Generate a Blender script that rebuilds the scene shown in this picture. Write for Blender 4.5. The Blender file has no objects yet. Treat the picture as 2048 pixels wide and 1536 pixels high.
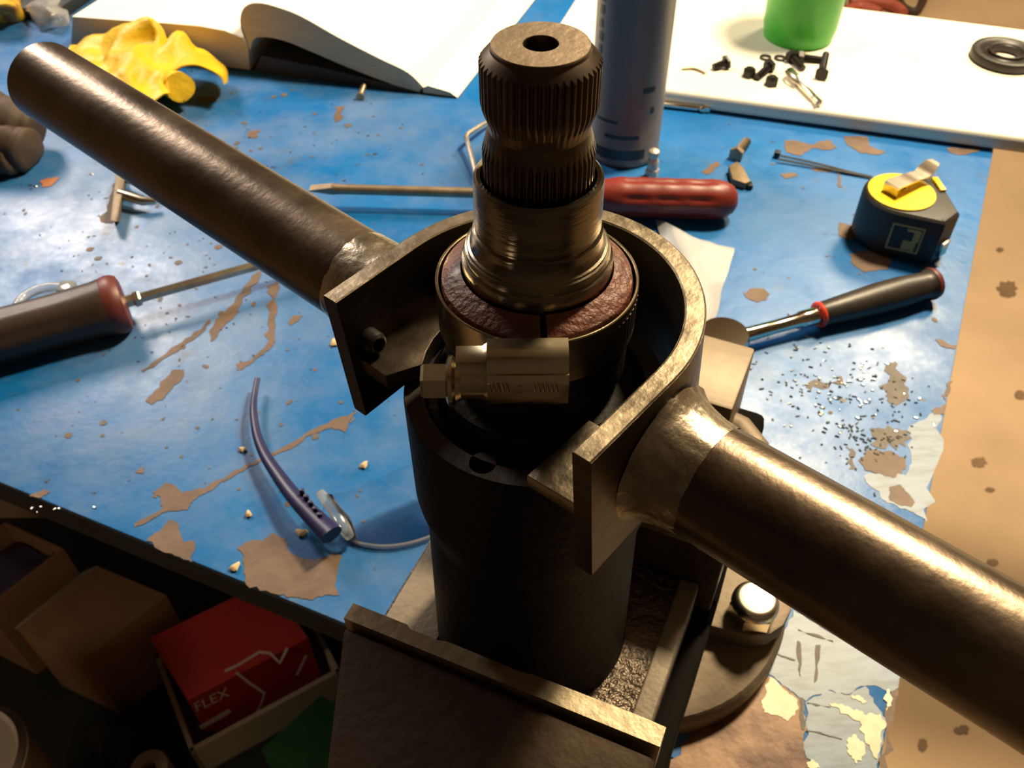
import bpy, bmesh, math, random
import numpy as np
from mathutils import Vector, Matrix, noise
from mathutils.geometry import tessellate_polygon

S = bpy.context.scene
COL = S.collection
random.seed(7)

# ------------------------------------------------------------------ camera, world, lamps, exposure
K = 0.155                       # metres per calibration unit
CAMZ = 2.4 * K                  # camera height over the bench top
FPX, PITCH, ROLL = 1809.9, 0.79641, -0.00921
def _basis():
    cp, sp = math.cos(PITCH), math.sin(PITCH)
    fw = np.array([0, cp, -sp]); up = np.array([0, sp, cp]); r = np.array([1., 0, 0])
    c, s = math.cos(ROLL), math.sin(ROLL)
    return c*r + s*up, -s*r + c*up, fw
RX, RU, RF = _basis()
CAM = np.array([0, 0, CAMZ])
cd = bpy.data.cameras.new('camera'); cam = bpy.data.objects.new('camera', cd); COL.objects.link(cam)
cd.sensor_width = 36; cd.lens = FPX/2048*36; cd.clip_start = 0.01; cd.clip_end = 50
cam.matrix_world = Matrix(((RX[0], RU[0], -RF[0], 0), (RX[1], RU[1], -RF[1], 0), (RX[2], RU[2], -RF[2], CAMZ), (0, 0, 0, 1)))
cd.dof.use_dof = True; cd.dof.focus_distance = 0.20; cd.dof.aperture_fstop = 44
S.camera = cam

S.view_settings.view_transform = 'Standard'; S.view_settings.look = 'None'
S.view_settings.gamma = 1; S.view_settings.use_curve_mapping = False
S.view_settings.exposure = 0.45

wd = bpy.data.worlds.new('world'); S.world = wd; wd.use_nodes = True
wd.node_tree.nodes['Background'].inputs[0].default_value = (1.0, 0.72, 0.45, 1)
wd.node_tree.nodes['Background'].inputs[1].default_value = 0.012

def lamp(name, loc, target, power, color, sx, sy=None):
    l = bpy.data.lights.new(name, 'AREA'); l.energy = power; l.color = color
    if sy: l.shape = 'RECTANGLE'; l.size = sx; l.size_y = sy
    else: l.shape = 'DISK'; l.size = sx
    o = bpy.data.objects.new(name, l); COL.objects.link(o); o.location = loc
    o.rotation_euler = (Vector(target)-Vector(loc)).to_track_quat('-Z', 'Y').to_euler()
    return o
lamp('work_lamp', (0.45, 0.76, 0.92), (0.20, 0.45, 0), 15.0, (1.0, 0.79, 0.50), 0.16)
lamp('left_lamp', (-0.82, 1.28, 0.92), (-0.1, 0.5, 0), 10.5, (1.0, 0.87, 0.76), 0.28, 0.44)
lamp('floor_fill', (1.5, 2.0, 1.85), (1.0, 1.2, -0.7), 36.0, (1.0, 0.80, 0.52), 0.5)  # unseen fill light added to brighten the floor

sl = bpy.data.lights.new('under_bench_fill', 'SPOT'); sl.energy = 1.4; sl.color = (1.0, 0.80, 0.58); sl.spot_size = math.radians(75); sl.spot_blend = 0.6; sl.shadow_soft_size = 0.06  # unseen fill spot added to lift the cartons under the bench
so = bpy.data.objects.new('under_bench_fill', sl); COL.objects.link(so); so.location = (-0.62, 0.02, -0.12)
so.rotation_euler = (Vector((-0.36, 0.52, -0.62))-so.location).to_track_quat('-Z', 'Y').to_euler()

# ------------------------------------------------------------------ projection helpers (points are put on real planes)
def ray(px, py): return RX*((px-1024)/FPX) + RU*((768-py)/FPX) + RF
def G(px, py, z=0.0):
    r = ray(px, py); return Vector(CAM + r*((z-CAMZ)/r[2]))
def RP(px, py, P, N):
    r = ray(px, py); P = np.array(P); N = np.array(N)
    return Vector(CAM + r*(((P-CAM) @ N)/(r @ N)))
def RY(px, py, Y):
    r = ray(px, py); return Vector(CAM + r*(Y/r[1]))
def D3(v): return Vector((K*v[0], K*v[1], K*v[2]+CAMZ))
def crop(x0, y0, sc, pts): return [(x0+a/sc, y0+b/sc) for a, b in pts]

# ------------------------------------------------------------------ materials
def mat(name, base, rough=0.5, metal=0.0, var=0.0, vscale=40, var2=None, bump=0.0, bscale=200, spec=0.5, rvar=0.0,
        trans=0.0, coat=0.0, sheen=0.0, sss=0.0, stretch=None, thr=None, bdist=0.001):
    m = bpy.data.materials.new(name); m.use_nodes = True; nt = m.node_tree; b = nt.nodes['Principled BSDF']
    b.inputs['Roughness'].default_value = rough; b.inputs['Metallic'].default_value = metal
    b.inputs['Specular IOR Level'].default_value = spec
    b.inputs['Transmission Weight'].default_value = trans; b.inputs['Coat Weight'].default_value = coat
    b.inputs['Coat Roughness'].default_value = 0.12
    base = (*base, 1)
    tc = nt.nodes.new('ShaderNodeTexCoord'); vec = tc.outputs['Object']
    if stretch:
        mp = nt.nodes.new('ShaderNodeMapping'); mp.inputs['Scale'].default_value = stretch
        nt.links.new(vec, mp.inputs[0]); vec = mp.outputs[0]
    if var or var2:
        n = nt.nodes.new('ShaderNodeTexNoise'); n.inputs['Scale'].default_value = vscale; n.inputs['Detail'].default_value = 6
        n.inputs['Roughness'].default_value = 0.6
        nt.links.new(vec, n.inputs['Vector'])
        r = nt.nodes.new('ShaderNodeValToRGB'); lo, hi = thr or (0.3, 0.7)
        r.color_ramp.elements[0].position = lo; r.color_ramp.elements[1].position = hi
        if var2: c0, c1 = base, (*var2, 1)
        else:
            c0 = tuple(x*(1-var) for x in base[:3])+(1,); c1 = tuple(min(1, x*(1+var)) for x in base[:3])+(1,)
        r.color_ramp.elements[0].color = c0; r.color_ramp.elements[1].color = c1
        nt.links.new(n.outputs['Fac'], r.inputs[0]); nt.links.new(r.outputs[0], b.inputs['Base Color'])
        if rvar:
            mr = nt.nodes.new('ShaderNodeMapRange'); mr.inputs[1].default_value = 0.3; mr.inputs[2].default_value = 0.7
            mr.inputs[3].default_value = max(0.02, rough-rvar); mr.inputs[4].default_value = min(1, rough+rvar)
            nt.links.new(n.outputs['Fac'], mr.inputs[0]); nt.links.new(mr.outputs[0], b.inputs['Roughness'])
    else: b.inputs['Base Color'].default_value = base
    if bump:
        n2 = nt.nodes.new('ShaderNodeTexNoise'); n2.inputs['Scale'].default_value = bscale; n2.inputs['Detail'].default_value = 4
        nt.links.new(vec, n2.inputs['Vector'])
        bp = nt.nodes.new('ShaderNodeBump'); bp.inputs['Strength'].default_value = bump; bp.inputs['Distance'].default_value = bdist
        nt.links.new(n2.outputs['Fac'], bp.inputs['Height']); nt.links.new(bp.outputs[0], b.inputs['Normal'])
    return m

def thin_clear(name, tint, gl=0.12, rough=0.06, white=0.0):
    m = bpy.data.materials.new(name); m.use_nodes = True; nt = m.node_tree
    for n in list(nt.nodes): nt.nodes.remove(n)
    o = nt.nodes.new('ShaderNodeOutputMaterial'); t = nt.nodes.new('ShaderNodeBsdfTransparent'); t.inputs[0].default_value = (*tint, 1)
    g = nt.nodes.new('ShaderNodeBsdfGlossy'); g.inputs[0].default_value = (0.95, 0.95, 0.95, 1); g.inputs['Roughness'].default_value = rough
    lw = nt.nodes.new('ShaderNodeFresnel'); lw.inputs[0].default_value = 1.5
    x = nt.nodes.new('ShaderNodeMixShader'); nt.links.new(lw.outputs[0], x.inputs[0]); nt.links.new(t.outputs[0], x.inputs[1]); nt.links.new(g.outputs[0], x.inputs[2])
    out = x
    if white:
        d = nt.nodes.new('ShaderNodeBsdfDiffuse'); d.inputs[0].default_value = (0.8, 0.8, 0.78, 1)
        tr = nt.nodes.new('ShaderNodeBsdfTranslucent'); tr.inputs[0].default_value = (0.8, 0.8, 0.78, 1)
        a = nt.nodes.new('ShaderNodeMixShader'); a.inputs[0].default_value = 0.4
        nt.links.new(d.outputs[0], a.inputs[1]); nt.links.new(tr.outputs[0], a.inputs[2])
        y = nt.nodes.new('ShaderNodeMixShader'); y.inputs[0].default_value = white
        nt.links.new(x.outputs[0], y.inputs[1]); nt.links.new(a.outputs[0], y.inputs[2]); out = y
    nt.links.new(out.outputs[0], o.inputs[0])
    return m

def bench_material():
    m = bpy.data.materials.new('blue_bench_paint'); m.use_nodes = True; nt = m.node_tree; b = nt.nodes['Principled BSDF']; L = nt.links.new
    tc = nt.nodes.new('ShaderNodeTexCoord'); v = tc.outputs['Object']
    def noise_(scale, detail=5, rough=0.6, stretch=None, rot=0):
        n = nt.nodes.new('ShaderNodeTexNoise'); n.inputs['Scale'].default_value = scale; n.inputs['Detail'].default_value = detail; n.inputs['Roughness'].default_value = rough
        if stretch:
            mp = nt.nodes.new('ShaderNodeMapping'); mp.inputs['Scale'].default_value = stretch; mp.inputs['Rotation'].default_value = (0, 0, rot)
            L(v, mp.inputs[0]); L(mp.outputs[0], n.inputs['Vector'])
        else: L(v, n.inputs['Vector'])
        return n.outputs['Fac']
    def ramp(f, lo, hi, c0=(0, 0, 0, 1), c1=(1, 1, 1, 1)):
        r = nt.nodes.new('ShaderNodeValToRGB'); r.color_ramp.elements[0].position = lo; r.color_ramp.elements[1].position = hi
        r.color_ramp.elements[0].color = c0; r.color_ramp.elements[1].color = c1; L(f, r.inputs[0]); return r.outputs[0]
    def mix(fac, a, c):
        x = nt.nodes.new('ShaderNodeMix'); x.data_type = 'RGBA'
        if isinstance(fac, float): x.inputs[0].default_value = fac
        else: L(fac, x.inputs[0])
        for s, i in ((a, 6), (c, 7)):
            if isinstance(s, tuple): x.inputs[i].default_value = s
            else: L(s, x.inputs[i])
        return x.outputs[2]
    def mul(a, k):
        x = nt.nodes.new('ShaderNodeMath'); x.operation = 'MULTIPLY'; L(a, x.inputs[0]); x.inputs[1].default_value = k; return x.outputs[0]
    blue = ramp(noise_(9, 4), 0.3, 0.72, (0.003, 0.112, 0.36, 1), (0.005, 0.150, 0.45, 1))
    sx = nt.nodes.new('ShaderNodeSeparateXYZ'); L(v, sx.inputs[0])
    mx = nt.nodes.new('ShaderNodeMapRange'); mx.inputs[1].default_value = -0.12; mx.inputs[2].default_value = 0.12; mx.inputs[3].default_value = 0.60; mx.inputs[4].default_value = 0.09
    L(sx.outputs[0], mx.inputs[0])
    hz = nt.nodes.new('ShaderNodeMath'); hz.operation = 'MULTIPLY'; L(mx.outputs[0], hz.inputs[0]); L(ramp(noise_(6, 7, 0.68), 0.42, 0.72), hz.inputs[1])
    c = mix(hz.outputs[0], blue, (0.25, 0.28, 0.33, 1))       # grey haze, stronger towards the left
    c = mix(mul(ramp(noise_(16, 8, 0.7), 0.60, 0.72), 0.45), c, (0.10, 0.17, 0.20, 1))           # dull grime
    c = mix(mul(ramp(noise_(30, 8, 0.7, (1, 9, 1), 0.6), 0.66, 0.74), 0.5), c, (0.05, 0.07, 0.09, 1))  # dark scuffs
    c = mix(mul(ramp(noise_(22, 9, 0.75), 0.60, 0.68), 0.55), c, (0.085, 0.085, 0.085, 1))          # dirt blotches
    c = mix(ramp(noise_(110, 3, 0.5), 0.70, 0.73), c, (0.035, 0.04, 0.045, 1))                  # specks
    c = mix(ramp(noise_(46, 6, 0.65), 0.70, 0.715), c, (0.20, 0.13, 0.08, 1))                     # small chips
    L(c, b.inputs['Base Color'])
    mr = nt.nodes.new('ShaderNodeMapRange'); mr.inputs[1].default_value = 0.3; mr.inputs[2].default_value = 0.7
    mr.inputs[3].default_value = 0.20; mr.inputs[4].default_value = 0.56
    L(noise_(14, 9, 0.72), mr.inputs[0]); L(mr.outputs[0], b.inputs['Roughness'])
    bp = nt.nodes.new('ShaderNodeBump'); bp.inputs['Strength'].default_value = 0.25; bp.inputs['Distance'].default_value = 0.001
    L(noise_(60, 6, 0.6), bp.inputs['Height']); L(bp.outputs[0], b.inputs['Normal'])
    return m

M = {}
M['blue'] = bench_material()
M['apron'] = mat('dark_apron_paint', (0.012, 0.03, 0.05), 0.6, var=0.4, vscale=25)
M['bare'] = mat('bare_primer', (0.125, 0.078, 0.050), 0.6, var=0.30, vscale=60, bump=0.2, bscale=300)
M['rust'] = mat('rusty_bare_steel', (0.30, 0.17, 0.085), 0.55, var2=(0.10, 0.035, 0.012), vscale=38, bump=0.3, bscale=260, thr=(0.42, 0.6))
M['cream'] = mat('cream_undercoat', (0.80, 0.70, 0.50), 0.6, var=0.2, vscale=90)
M['scuff'] = mat('dark_scuff', (0.10, 0.085, 0.07), 0.6, var=0.3, vscale=90)
M['pale'] = mat('scraped_glare_blue', (0.13, 0.20, 0.28), 0.42, var2=(0.07, 0.12, 0.17), vscale=55, thr=(0.45, 0.62), stretch=(1, 4, 1))  # for scraped paint and for the lamp glare painted on the bench
M['concrete'] = mat('tan_concrete', (0.60, 0.42, 0.25), 0.8, var=0.16, vscale=3.0, bump=0.15, bscale=60)
M['stain'] = mat('floor_stain', (0.20, 0.12, 0.06), 0.7, var=0.25, vscale=20)
M['pipe'] = mat('oiled_steel_tube', (0.165, 0.127, 0.094), 0.36, 1.0, var=0.35, vscale=28, rvar=0.07, bump=0.12, bscale=420)
M['steel_edge'] = mat('sawn_steel', (0.30, 0.25, 0.18), 0.42, 1.0, var=0.35, vscale=60, rvar=0.1, bump=0.25, bscale=300)
M['plate'] = mat('mill_scale_steel', (0.095, 0.076, 0.058), 0.45, 1.0, var=0.3, vscale=35, rvar=0.1, bump=0.15, bscale=250)
M['weld'] = mat('weld_metal', (0.44, 0.38, 0.29), 0.34, 1.0, var2=(0.14, 0.11, 0.08), thr=(0.45, 0.75), vscale=80, rvar=0.1, bump=0.4, bscale=260)
M['shaft'] = mat('dark_shaft_steel', (0.115, 0.088, 0.064), 0.36, 1.0, var=0.25, vscale=60, rvar=0.08)
M['shaft_top'] = mat('brushed_end_face', (0.42, 0.335, 0.245), 0.42, 1.0, var=0.14, vscale=90, bump=0.15, bscale=500)
M['sleeve'] = mat('turned_sleeve_steel', (0.19, 0.16, 0.12), 0.25, 1.0, var=0.25, vscale=55, rvar=0.08, bump=0.12, bscale=220, stretch=(1, 1, 6))
M['iron'] = mat('black_cast_iron', (0.0095, 0.0078, 0.0062), 0.55, 0.0, var=0.4, vscale=60, bump=0.35, bscale=420, spec=0.14)
M['shade_black'] = mat('shaded_vise_black', (0.006, 0.005, 0.004), 0.8, spec=0.06, bump=0.3, bscale=200)  # shade beside the flange, put into a near-black colour on the vise
M['collar'] = mat('worn_collar_iron', (0.05, 0.040, 0.029), 0.5, 0.1, var=0.35, vscale=50, bump=0.25, bscale=320)
M['iron_oily'] = mat('oily_cast_iron', (0.10, 0.078, 0.055), 0.24, 0.7, var=0.5, vscale=80, bump=1.0, bscale=430, coat=1.0, bdist=0.0016)
M['cast_grey'] = mat('worn_cast_grey', (0.20, 0.165, 0.12), 0.6, 0.2, var=0.3, vscale=50, bump=0.35, bscale=350)
M['jaw'] = mat('ground_jaw_steel', (0.40, 0.33, 0.22), 0.45, 0.75, var2=(0.16, 0.11, 0.065), vscale=75, bump=0.25, bscale=260, thr=(0.52, 0.72))
M['vise'] = mat('brown_vise_casting', (0.048, 0.029, 0.015), 0.6, 0.0, var=0.4, vscale=40, bump=0.4, bscale=260, spec=0.2)
M['vise_base'] = mat('dusty_vise_base', (0.20, 0.155, 0.105), 0.6, 0.3, var=0.25, vscale=45, bump=0.25, bscale=260)
M['anvil'] = mat('tan_anvil_steel', (0.18, 0.132, 0.075), 0.5, 0.2, var=0.25, vscale=35, bump=0.12, bscale=200)
M['fibre'] = mat('oil_soaked_red_fibre', (0.17, 0.048, 0.022), 0.5, 0.0, var2=(0.05, 0.013, 0.008), vscale=60, bump=0.6, bscale=620, coat=0.12, thr=(0.4, 0.7))
M['clamp'] = mat('zinc_clamp_steel', (0.50, 0.43, 0.29), 0.25, 1.0, var=0.16, vscale=60, rvar=0.06)
M['chrome'] = mat('chrome', (0.78, 0.72, 0.62), 0.12, 1.0, var=0.08, vscale=60)
M['bright'] = mat('bright_zinc', (0.75, 0.68, 0.55), 0.24, 1.0, var=0.12, vscale=120)
M['black_bolt'] = mat('black_oxide', (0.02, 0.018, 0.016), 0.42, 0.5, var=0.3, vscale=200)
M['brass'] = mat('dull_brass', (0.20, 0.145, 0.085), 0.5, 0.3, var=0.3, vscale=120)
M['page'] = mat('page_paper', (0.86, 0.83, 0.74), 0.8, var=0.03, vscale=8)
M['page_edge'] = mat('page_block_edge', (0.72, 0.58, 0.38), 0.85, var=0.22, vscale=120, stretch=(0.4, 0.4, 14))
M['cover'] = mat('dark_book_cover', (0.05, 0.035, 0.025), 0.6, var=0.2, vscale=30)
M['yellow'] = mat('yellow_rubber', (0.74, 0.47, 0.010), 0.5, var=0.14, vscale=30, bump=0.7, bscale=55, bdist=0.004)
M['yellow2'] = mat('mustard_wrapper', (0.70, 0.42, 0.03), 0.5, var2=(0.25, 0.09, 0.02), vscale=25, thr=(0.5, 0.6))
M['leather'] = mat('brown_leather', (0.065, 0.040, 0.024), 0.62, var=0.3, vscale=30, bump=0.3, bscale=150)
M['can'] = mat('spray_can_print', (0.17, 0.165, 0.16), 0.42, 0.1, var2=(0.34, 0.27, 0.22), vscale=18, thr=(0.55, 0.75), stretch=(1, 1, 0.5))
M['can_dark'] = mat('can_dark_print', (0.03, 0.045, 0.05), 0.4, 0.2, var=0.3, vscale=30)
M['board'] = mat('cutting_board_plastic', (0.86, 0.82, 0.70), 0.5, var2=(0.86, 0.78, 0.52), vscale=14, thr=(0.58, 0.78))
M['cup'] = mat('green_cup_plastic', (0.05, 0.50, 0.03), 0.35, var=0.15, vscale=20, trans=0.25, sss=0)
M['rubber'] = mat('black_rubber', (0.022, 0.018, 0.015), 0.42, var=0.2, vscale=60, bump=0.1, bscale=200)
M['tape_black'] = mat('tape_black_rubber', (0.012, 0.011, 0.010), 0.48, var=0.2, vscale=80)
M['tape_yellow'] = mat('tape_yellow_plastic', (0.92, 0.62, 0.01), 0.35, var=0.04, vscale=40)
M['olive'] = mat('olive_print', (0.36, 0.30, 0.10), 0.5, var=0.15, vscale=60)
M['nylon'] = mat('black_nylon', (0.008, 0.009, 0.010), 0.6, var=0.1, vscale=60)
M['red_handle'] = mat('red_plastic_handle', (0.22, 0.022, 0.013), 0.40, var2=(0.14, 0.017, 0.012), vscale=45, bump=0.08, bscale=120)
M['dark_red'] = mat('dark_red_plastic', (0.12, 0.024, 0.02), 0.45, var=0.25, vscale=60)
M['red_ring'] = mat('red_ring_plastic', (0.60, 0.05, 0.02), 0.35, var=0.1, vscale=60)
M['grip'] = mat('dark_rubber_grip', (0.030, 0.024, 0.020), 0.42, var=0.35, vscale=40, bump=0.15, bscale=160)
M['brown_grip'] = mat('brown_black_grip', (0.035, 0.022, 0.016), 0.45, var2=(0.09, 0.045, 0.028), vscale=14, thr=(0.5, 0.8), bump=0.2, bscale=120)
M['tool_steel'] = mat('tool_steel', (0.50, 0.44, 0.34), 0.3, 1.0, var=0.25, vscale=60)
M['old_steel'] = mat('tarnished_tool_steel', (0.36, 0.28, 0.19), 0.42, 0.8, var=0.25, vscale=60)
M['navy'] = mat('navy_temple_plastic', (0.016, 0.016, 0.075), 0.4, var=0.15, vscale=60)
M['clear'] = thin_clear('clear_lens', (0.95, 0.97, 0.98))
M['rimclear'] = thin_clear('clear_rim', (0.86, 0.90, 0.92), rough=0.12, white=0.25)
M['bag'] = thin_clear('cloudy_plastic_bag', (0.92, 0.92, 0.92), rough=0.2, white=0.34)
M['bag2'] = thin_clear('clear_plastic_wrap', (0.92, 0.93, 0.94), rough=0.15, white=0.22)
M['card'] = mat('brown_cardboard', (0.30, 0.15, 0.065), 0.85, var=0.12, vscale=25)
M['card_pale'] = mat('pale_cardboard', (0.44, 0.36, 0.24), 0.85, var=0.12, vscale=25)
M['red_box'] = mat('red_carton', (0.62, 0.045, 0.03), 0.55, var=0.1, vscale=15)
M['dark_red_print'] = mat('dark_red_print', (0.36, 0.016, 0.012), 0.55, var=0.08, vscale=15)
M['white_print'] = mat('white_print', (0.75, 0.60, 0.52), 0.6, var=0.1, vscale=60)
M['green_box'] = mat('green_crate', (0.012, 0.09, 0.02), 0.6, var=0.2, vscale=25)
M['purple'] = mat('purple_cloth', (0.07, 0.05, 0.10), 0.8, var=0.4, vscale=25)
M['dark'] = mat('dark_plastic', (0.012, 0.016, 0.014), 0.6, var=0.3, vscale=20)
M['tub'] = mat('pale_tub', (0.46, 0.36, 0.28), 0.6, var=0.12, vscale=15)
M['chip'] = mat('bright_swarf', (0.80, 0.76, 0.68), 0.2, 1.0, var=0.1, vscale=100)
M['dark_chip'] = mat('dark_grit', (0.03, 0.03, 0.03), 0.6, var=0.3, vscale=100)
M['zinc_matte'] = mat('matte_zinc', (0.62, 0.56, 0.45), 0.42, 0.5, var=0.12, vscale=150)
M['wood'] = mat('wood_chip', (0.62, 0.46, 0.24), 0.7, var=0.25, vscale=200)
M['orange'] = mat('orange_flake', (0.42, 0.16, 0.06), 0.6, var=0.2, vscale=100)
M['pink'] = mat('red_pliers_grip', (0.55, 0.14, 0.09), 0.45, var=0.15, vscale=30)

# ------------------------------------------------------------------ mesh helpers: every builder returns (verts, faces)
def join(*parts):
    V, F = [], []
    for v, f in parts:
        o = len(V); V += [Vector(x) for x in v]; F += [tuple(i+o for i in q) for q in f]
    return V, F
def xf(vf, m): return [m @ Vector(x) for x in vf[0]], vf[1]
def loc(x, y, z): return Matrix.Translation((x, y, z))
def frame(o, x, y, z): return Matrix(((x[0], y[0], z[0], o[0]), (x[1], y[1], z[1], o[1]), (x[2], y[2], z[2], o[2]), (0, 0, 0, 1)))
def zframe(o, zdir, xhint=(1, 0, 0)):
    z = Vector(zdir).normalized(); x = Vector(xhint); x = x - z*x.dot(z)
    if x.length < 1e-4: x = Vector((0, 1, 0)); x = x - z*x.dot(z)
    x.normalize(); return frame(o, x, z.cross(x), z)
def lathe(prof, seg=48, mod=None):
    V, F, rings = [], [], []
    for r, z in prof:
        if r < 1e-7: rings.append([len(V)]); V.append(Vector((0, 0, z)))
        else:
            ring = []
            for i in range(seg):
                a = 2*math.pi*i/seg; rr, zz = mod(i, r, z) if mod else (r, z)
                ring.append(len(V)); V.append(Vector((rr*math.cos(a), rr*math.sin(a), zz)))
            rings.append(ring)
    for a, b in zip(rings, rings[1:]):
        for i in range(seg):
            j = (i+1) % seg
            if len(a) == 1 and len(b) == 1: continue
            if len(a) == 1: F.append((a[0], b[i], b[j]))
            elif len(b) == 1: F.append((a[i], b[0], a[j]))
            else: F.append((a[i], b[i], b[j], a[j]))
    return V, F
def tube(pts, rad, seg=12, cap=True, flat=1.0, up=None):
    pts = [Vector(p) for p in pts]; n = len(pts)
    rad = [rad]*n if isinstance(rad, (int, float)) else rad
    V, F = [], []; prev = Vector(up) if up else None
    for i, p in enumerate(pts):
        t = (pts[min(i+1, n-1)]-pts[max(i-1, 0)]).normalized()
        if prev is None: prev = Vector((0, 0, 1)) if abs(t.z) < 0.9 else Vector((1, 0, 0))
        b = t.cross(prev)
        if b.length < 1e-6: b = t.orthogonal()
        b.normalize(); nn = b.cross(t); prev = nn
        for k in range(seg):
            a = 2*math.pi*k/seg; V.append(p + b*(rad[i]*math.cos(a)) + nn*(rad[i]*flat*math.sin(a)))
    for i in range(n-1):
        for k in range(seg):
            l = (k+1) % seg; F.append((i*seg+k, i*seg+l, (i+1)*seg+l, (i+1)*seg+k))
    if cap: F.append(tuple(reversed(range(seg)))); F.append(tuple((n-1)*seg+k for k in range(seg)))
    return V, F
def smooth_path(pts, n=8):
    pts = [Vector(p) for p in pts]; out = []
    for i in range(len(pts)-1):
        p0, p1, p2, p3 = pts[max(i-1, 0)], pts[i], pts[i+1], pts[min(i+2, len(pts)-1)]
        for k in range(n):
            t = k/n; out.append(0.5*((2*p1)+(p2-p0)*t+(2*p0-5*p1+4*p2-p3)*t*t+(3*p1-p0-3*p2+p3)*t**3))
    return out+[pts[-1]]
def from_bm(bm):
    bm.verts.ensure_lookup_table(); r = [v.co.copy() for v in bm.verts], [tuple(v.index for v in f.verts) for f in bm.faces]; bm.free(); return r
def bev(bm, w, seg=2):
    if w: bmesh.ops.bevel(bm, geom=list(bm.edges), offset=w, segments=seg, affect='EDGES', profile=0.6)
    bm.verts.index_update(); return from_bm(bm)
def box(x0, x1, y0, y1, z0, z1, b=0.0, seg=2):
    bm = bmesh.new(); bmesh.ops.create_cube(bm, size=1)
    for v in bm.verts: v.co = Vector(((x0+x1)/2+v.co.x*(x1-x0), (y0+y1)/2+v.co.y*(y1-y0), (z0+z1)/2+v.co.z*(z1-z0)))
    return bev(bm, b, seg)
def hexa(p, b=0.0, seg=2):           # eight corners: bottom four (ccw) then top four
    bm = bmesh.new(); vs = [bm.verts.new(q) for q in p]
    for f in ((3, 2, 1, 0), (4, 5, 6, 7), (0, 1, 5, 4), (1, 2, 6, 5), (2, 3, 7, 6), (3, 0, 4, 7)): bm.faces.new([vs[i] for i in f])
    return bev(bm, b, seg)
def prism(poly, z0, z1, b=0.0, seg=2):
    a = sum(p[0]*q[1]-q[0]*p[1] for p, q in zip(poly, poly[1:]+poly[:1]))
    if a < 0: poly = poly[::-1]
    bm = bmesh.new(); lo = [bm.verts.new((p[0], p[1], z0)) for p in poly]; hi = [bm.verts.new((p[0], p[1], z1)) for p in poly]
    n = len(poly); bm.faces.new(lo[::-1]); bm.faces.new(hi)
    for i in range(n): bm.faces.new((lo[i], lo[(i+1) % n], hi[(i+1) % n], hi[i]))
    if b:
        bm.normal_update()
        e = [x for x in bm.edges if all(abs(v.co.z-z1) < 1e-9 for v in x.verts) or all(abs(v.co.z-z0) < 1e-9 for v in x.verts)]
        bmesh.ops.bevel(bm, geom=e, offset=b, segments=seg, affect='EDGES', profile=0.6); bm.verts.index_update()
    return from_bm(bm)
def torus(R, r, n=40, m=12, a0=0, a1=2*math.pi, mod=None):
    full = abs(a1-a0-2*math.pi) < 1e-6; V, F = [], []; N = n if full else n+1
    for i in range(N):
        a = a0+(a1-a0)*i/n
        for k in range(m):
            c = 2*math.pi*k/m; rr = r*(mod(i, k) if mod else 1)
            V.append(Vector(((R+rr*math.cos(c))*math.cos(a), (R+rr*math.cos(c))*math.sin(a), rr*math.sin(c))))
    for i in range(n):
        j = (i+1) % N
        for k in range(m): l = (k+1) % m; F.append((i*m+k, j*m+k, j*m+l, i*m+l))
    return V, F
def sweep(section, stations):          # section: list of (a, b); stations: list of (origin, axis_a, axis_b)
    V, F = [], []; m = len(section)
    for o, ea, eb in stations:
        for a, b in section: V.append(Vector(o)+Vector(ea)*a+Vector(eb)*b)
    for i in range(len(stations)-1):
        for k in range(m): l = (k+1) % m; F.append((i*m+k, i*m+l, (i+1)*m+l, (i+1)*m+k))
    F.append(tuple(reversed(range(m)))); F.append(tuple((len(stations)-1)*m+k for k in range(m)))
    return V, F
def grid(rows, sub=3, thick=0.0, jit=0.0, jscale=60):
    R = [[Vector(p) for p in r] for r in rows]
    R = [smooth_path(r, sub) for r in R]; cols = list(zip(*R)); cols = [smooth_path(c, sub) for c in cols]; R = list(zip(*cols))
    h, w = len(R), len(R[0]); V = []
    for r in R:
        for p in r:
            V.append(p + Vector(noise.noise_vector(p*jscale))*jit if jit else p.copy())
    F = [(i*w+j, i*w+j+1, (i+1)*w+j+1, (i+1)*w+j) for i in range(h-1) for j in range(w-1)]
    if thick:
        o = len(V); nrm = [Vector() for _ in V]
        for f in F:
            n = (V[f[1]]-V[f[0]]).cross(V[f[3]]-V[f[0]])
            for i in f: nrm[i] += n
        V2 = [v - n.normalized()*thick if n.length > 0 else v.copy() for v, n in zip(V, nrm)]
        F2 = [tuple(i+o for i in reversed(f)) for f in F]
        rim = [j for j in range(w)]+[i*w+w-1 for i in range(1, h)]+[(h-1)*w+j for j in range(w-2, -1, -1)]+[i*w for i in range(h-2, 0, -1)]
        F3 = [(rim[k], rim[k]+o, rim[(k+1) % len(rim)]+o, rim[(k+1) % len(rim)]) for k in range(len(rim))]
        return V+V2, F+F2+F3
    return V, F
def hexhead(r, h, ch=0.12):
    def ring(rr, z): return [Vector((rr*math.cos(math.pi/3*i), rr*math.sin(math.pi/3*i), z)) for i in range(6)]
    V = ring(r, 0)+ring(r, h*(1-ch))+ring(r*0.9, h); F = [(5, 4, 3, 2, 1, 0)]
    for a in (0, 6):
        for i in range(6): j = (i+1) % 6; F.append((a+i, a+j, a+6+j, a+6+i))
    F.append(tuple(range(12, 18))); return V, F
def threads(r, z0, z1, pitch=0.001, seg=14):
    prof = [(0, z0), (r*0.86, z0)]; z = z0; n = max(2, int(abs(z1-z0)/pitch)); d = (z1-z0)/n
    for i in range(n): prof += [(r, z0+d*(i+0.5)), (r*0.86, z0+d*(i+1))]
    return lathe(prof+[(0, z1)], seg)

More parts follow.
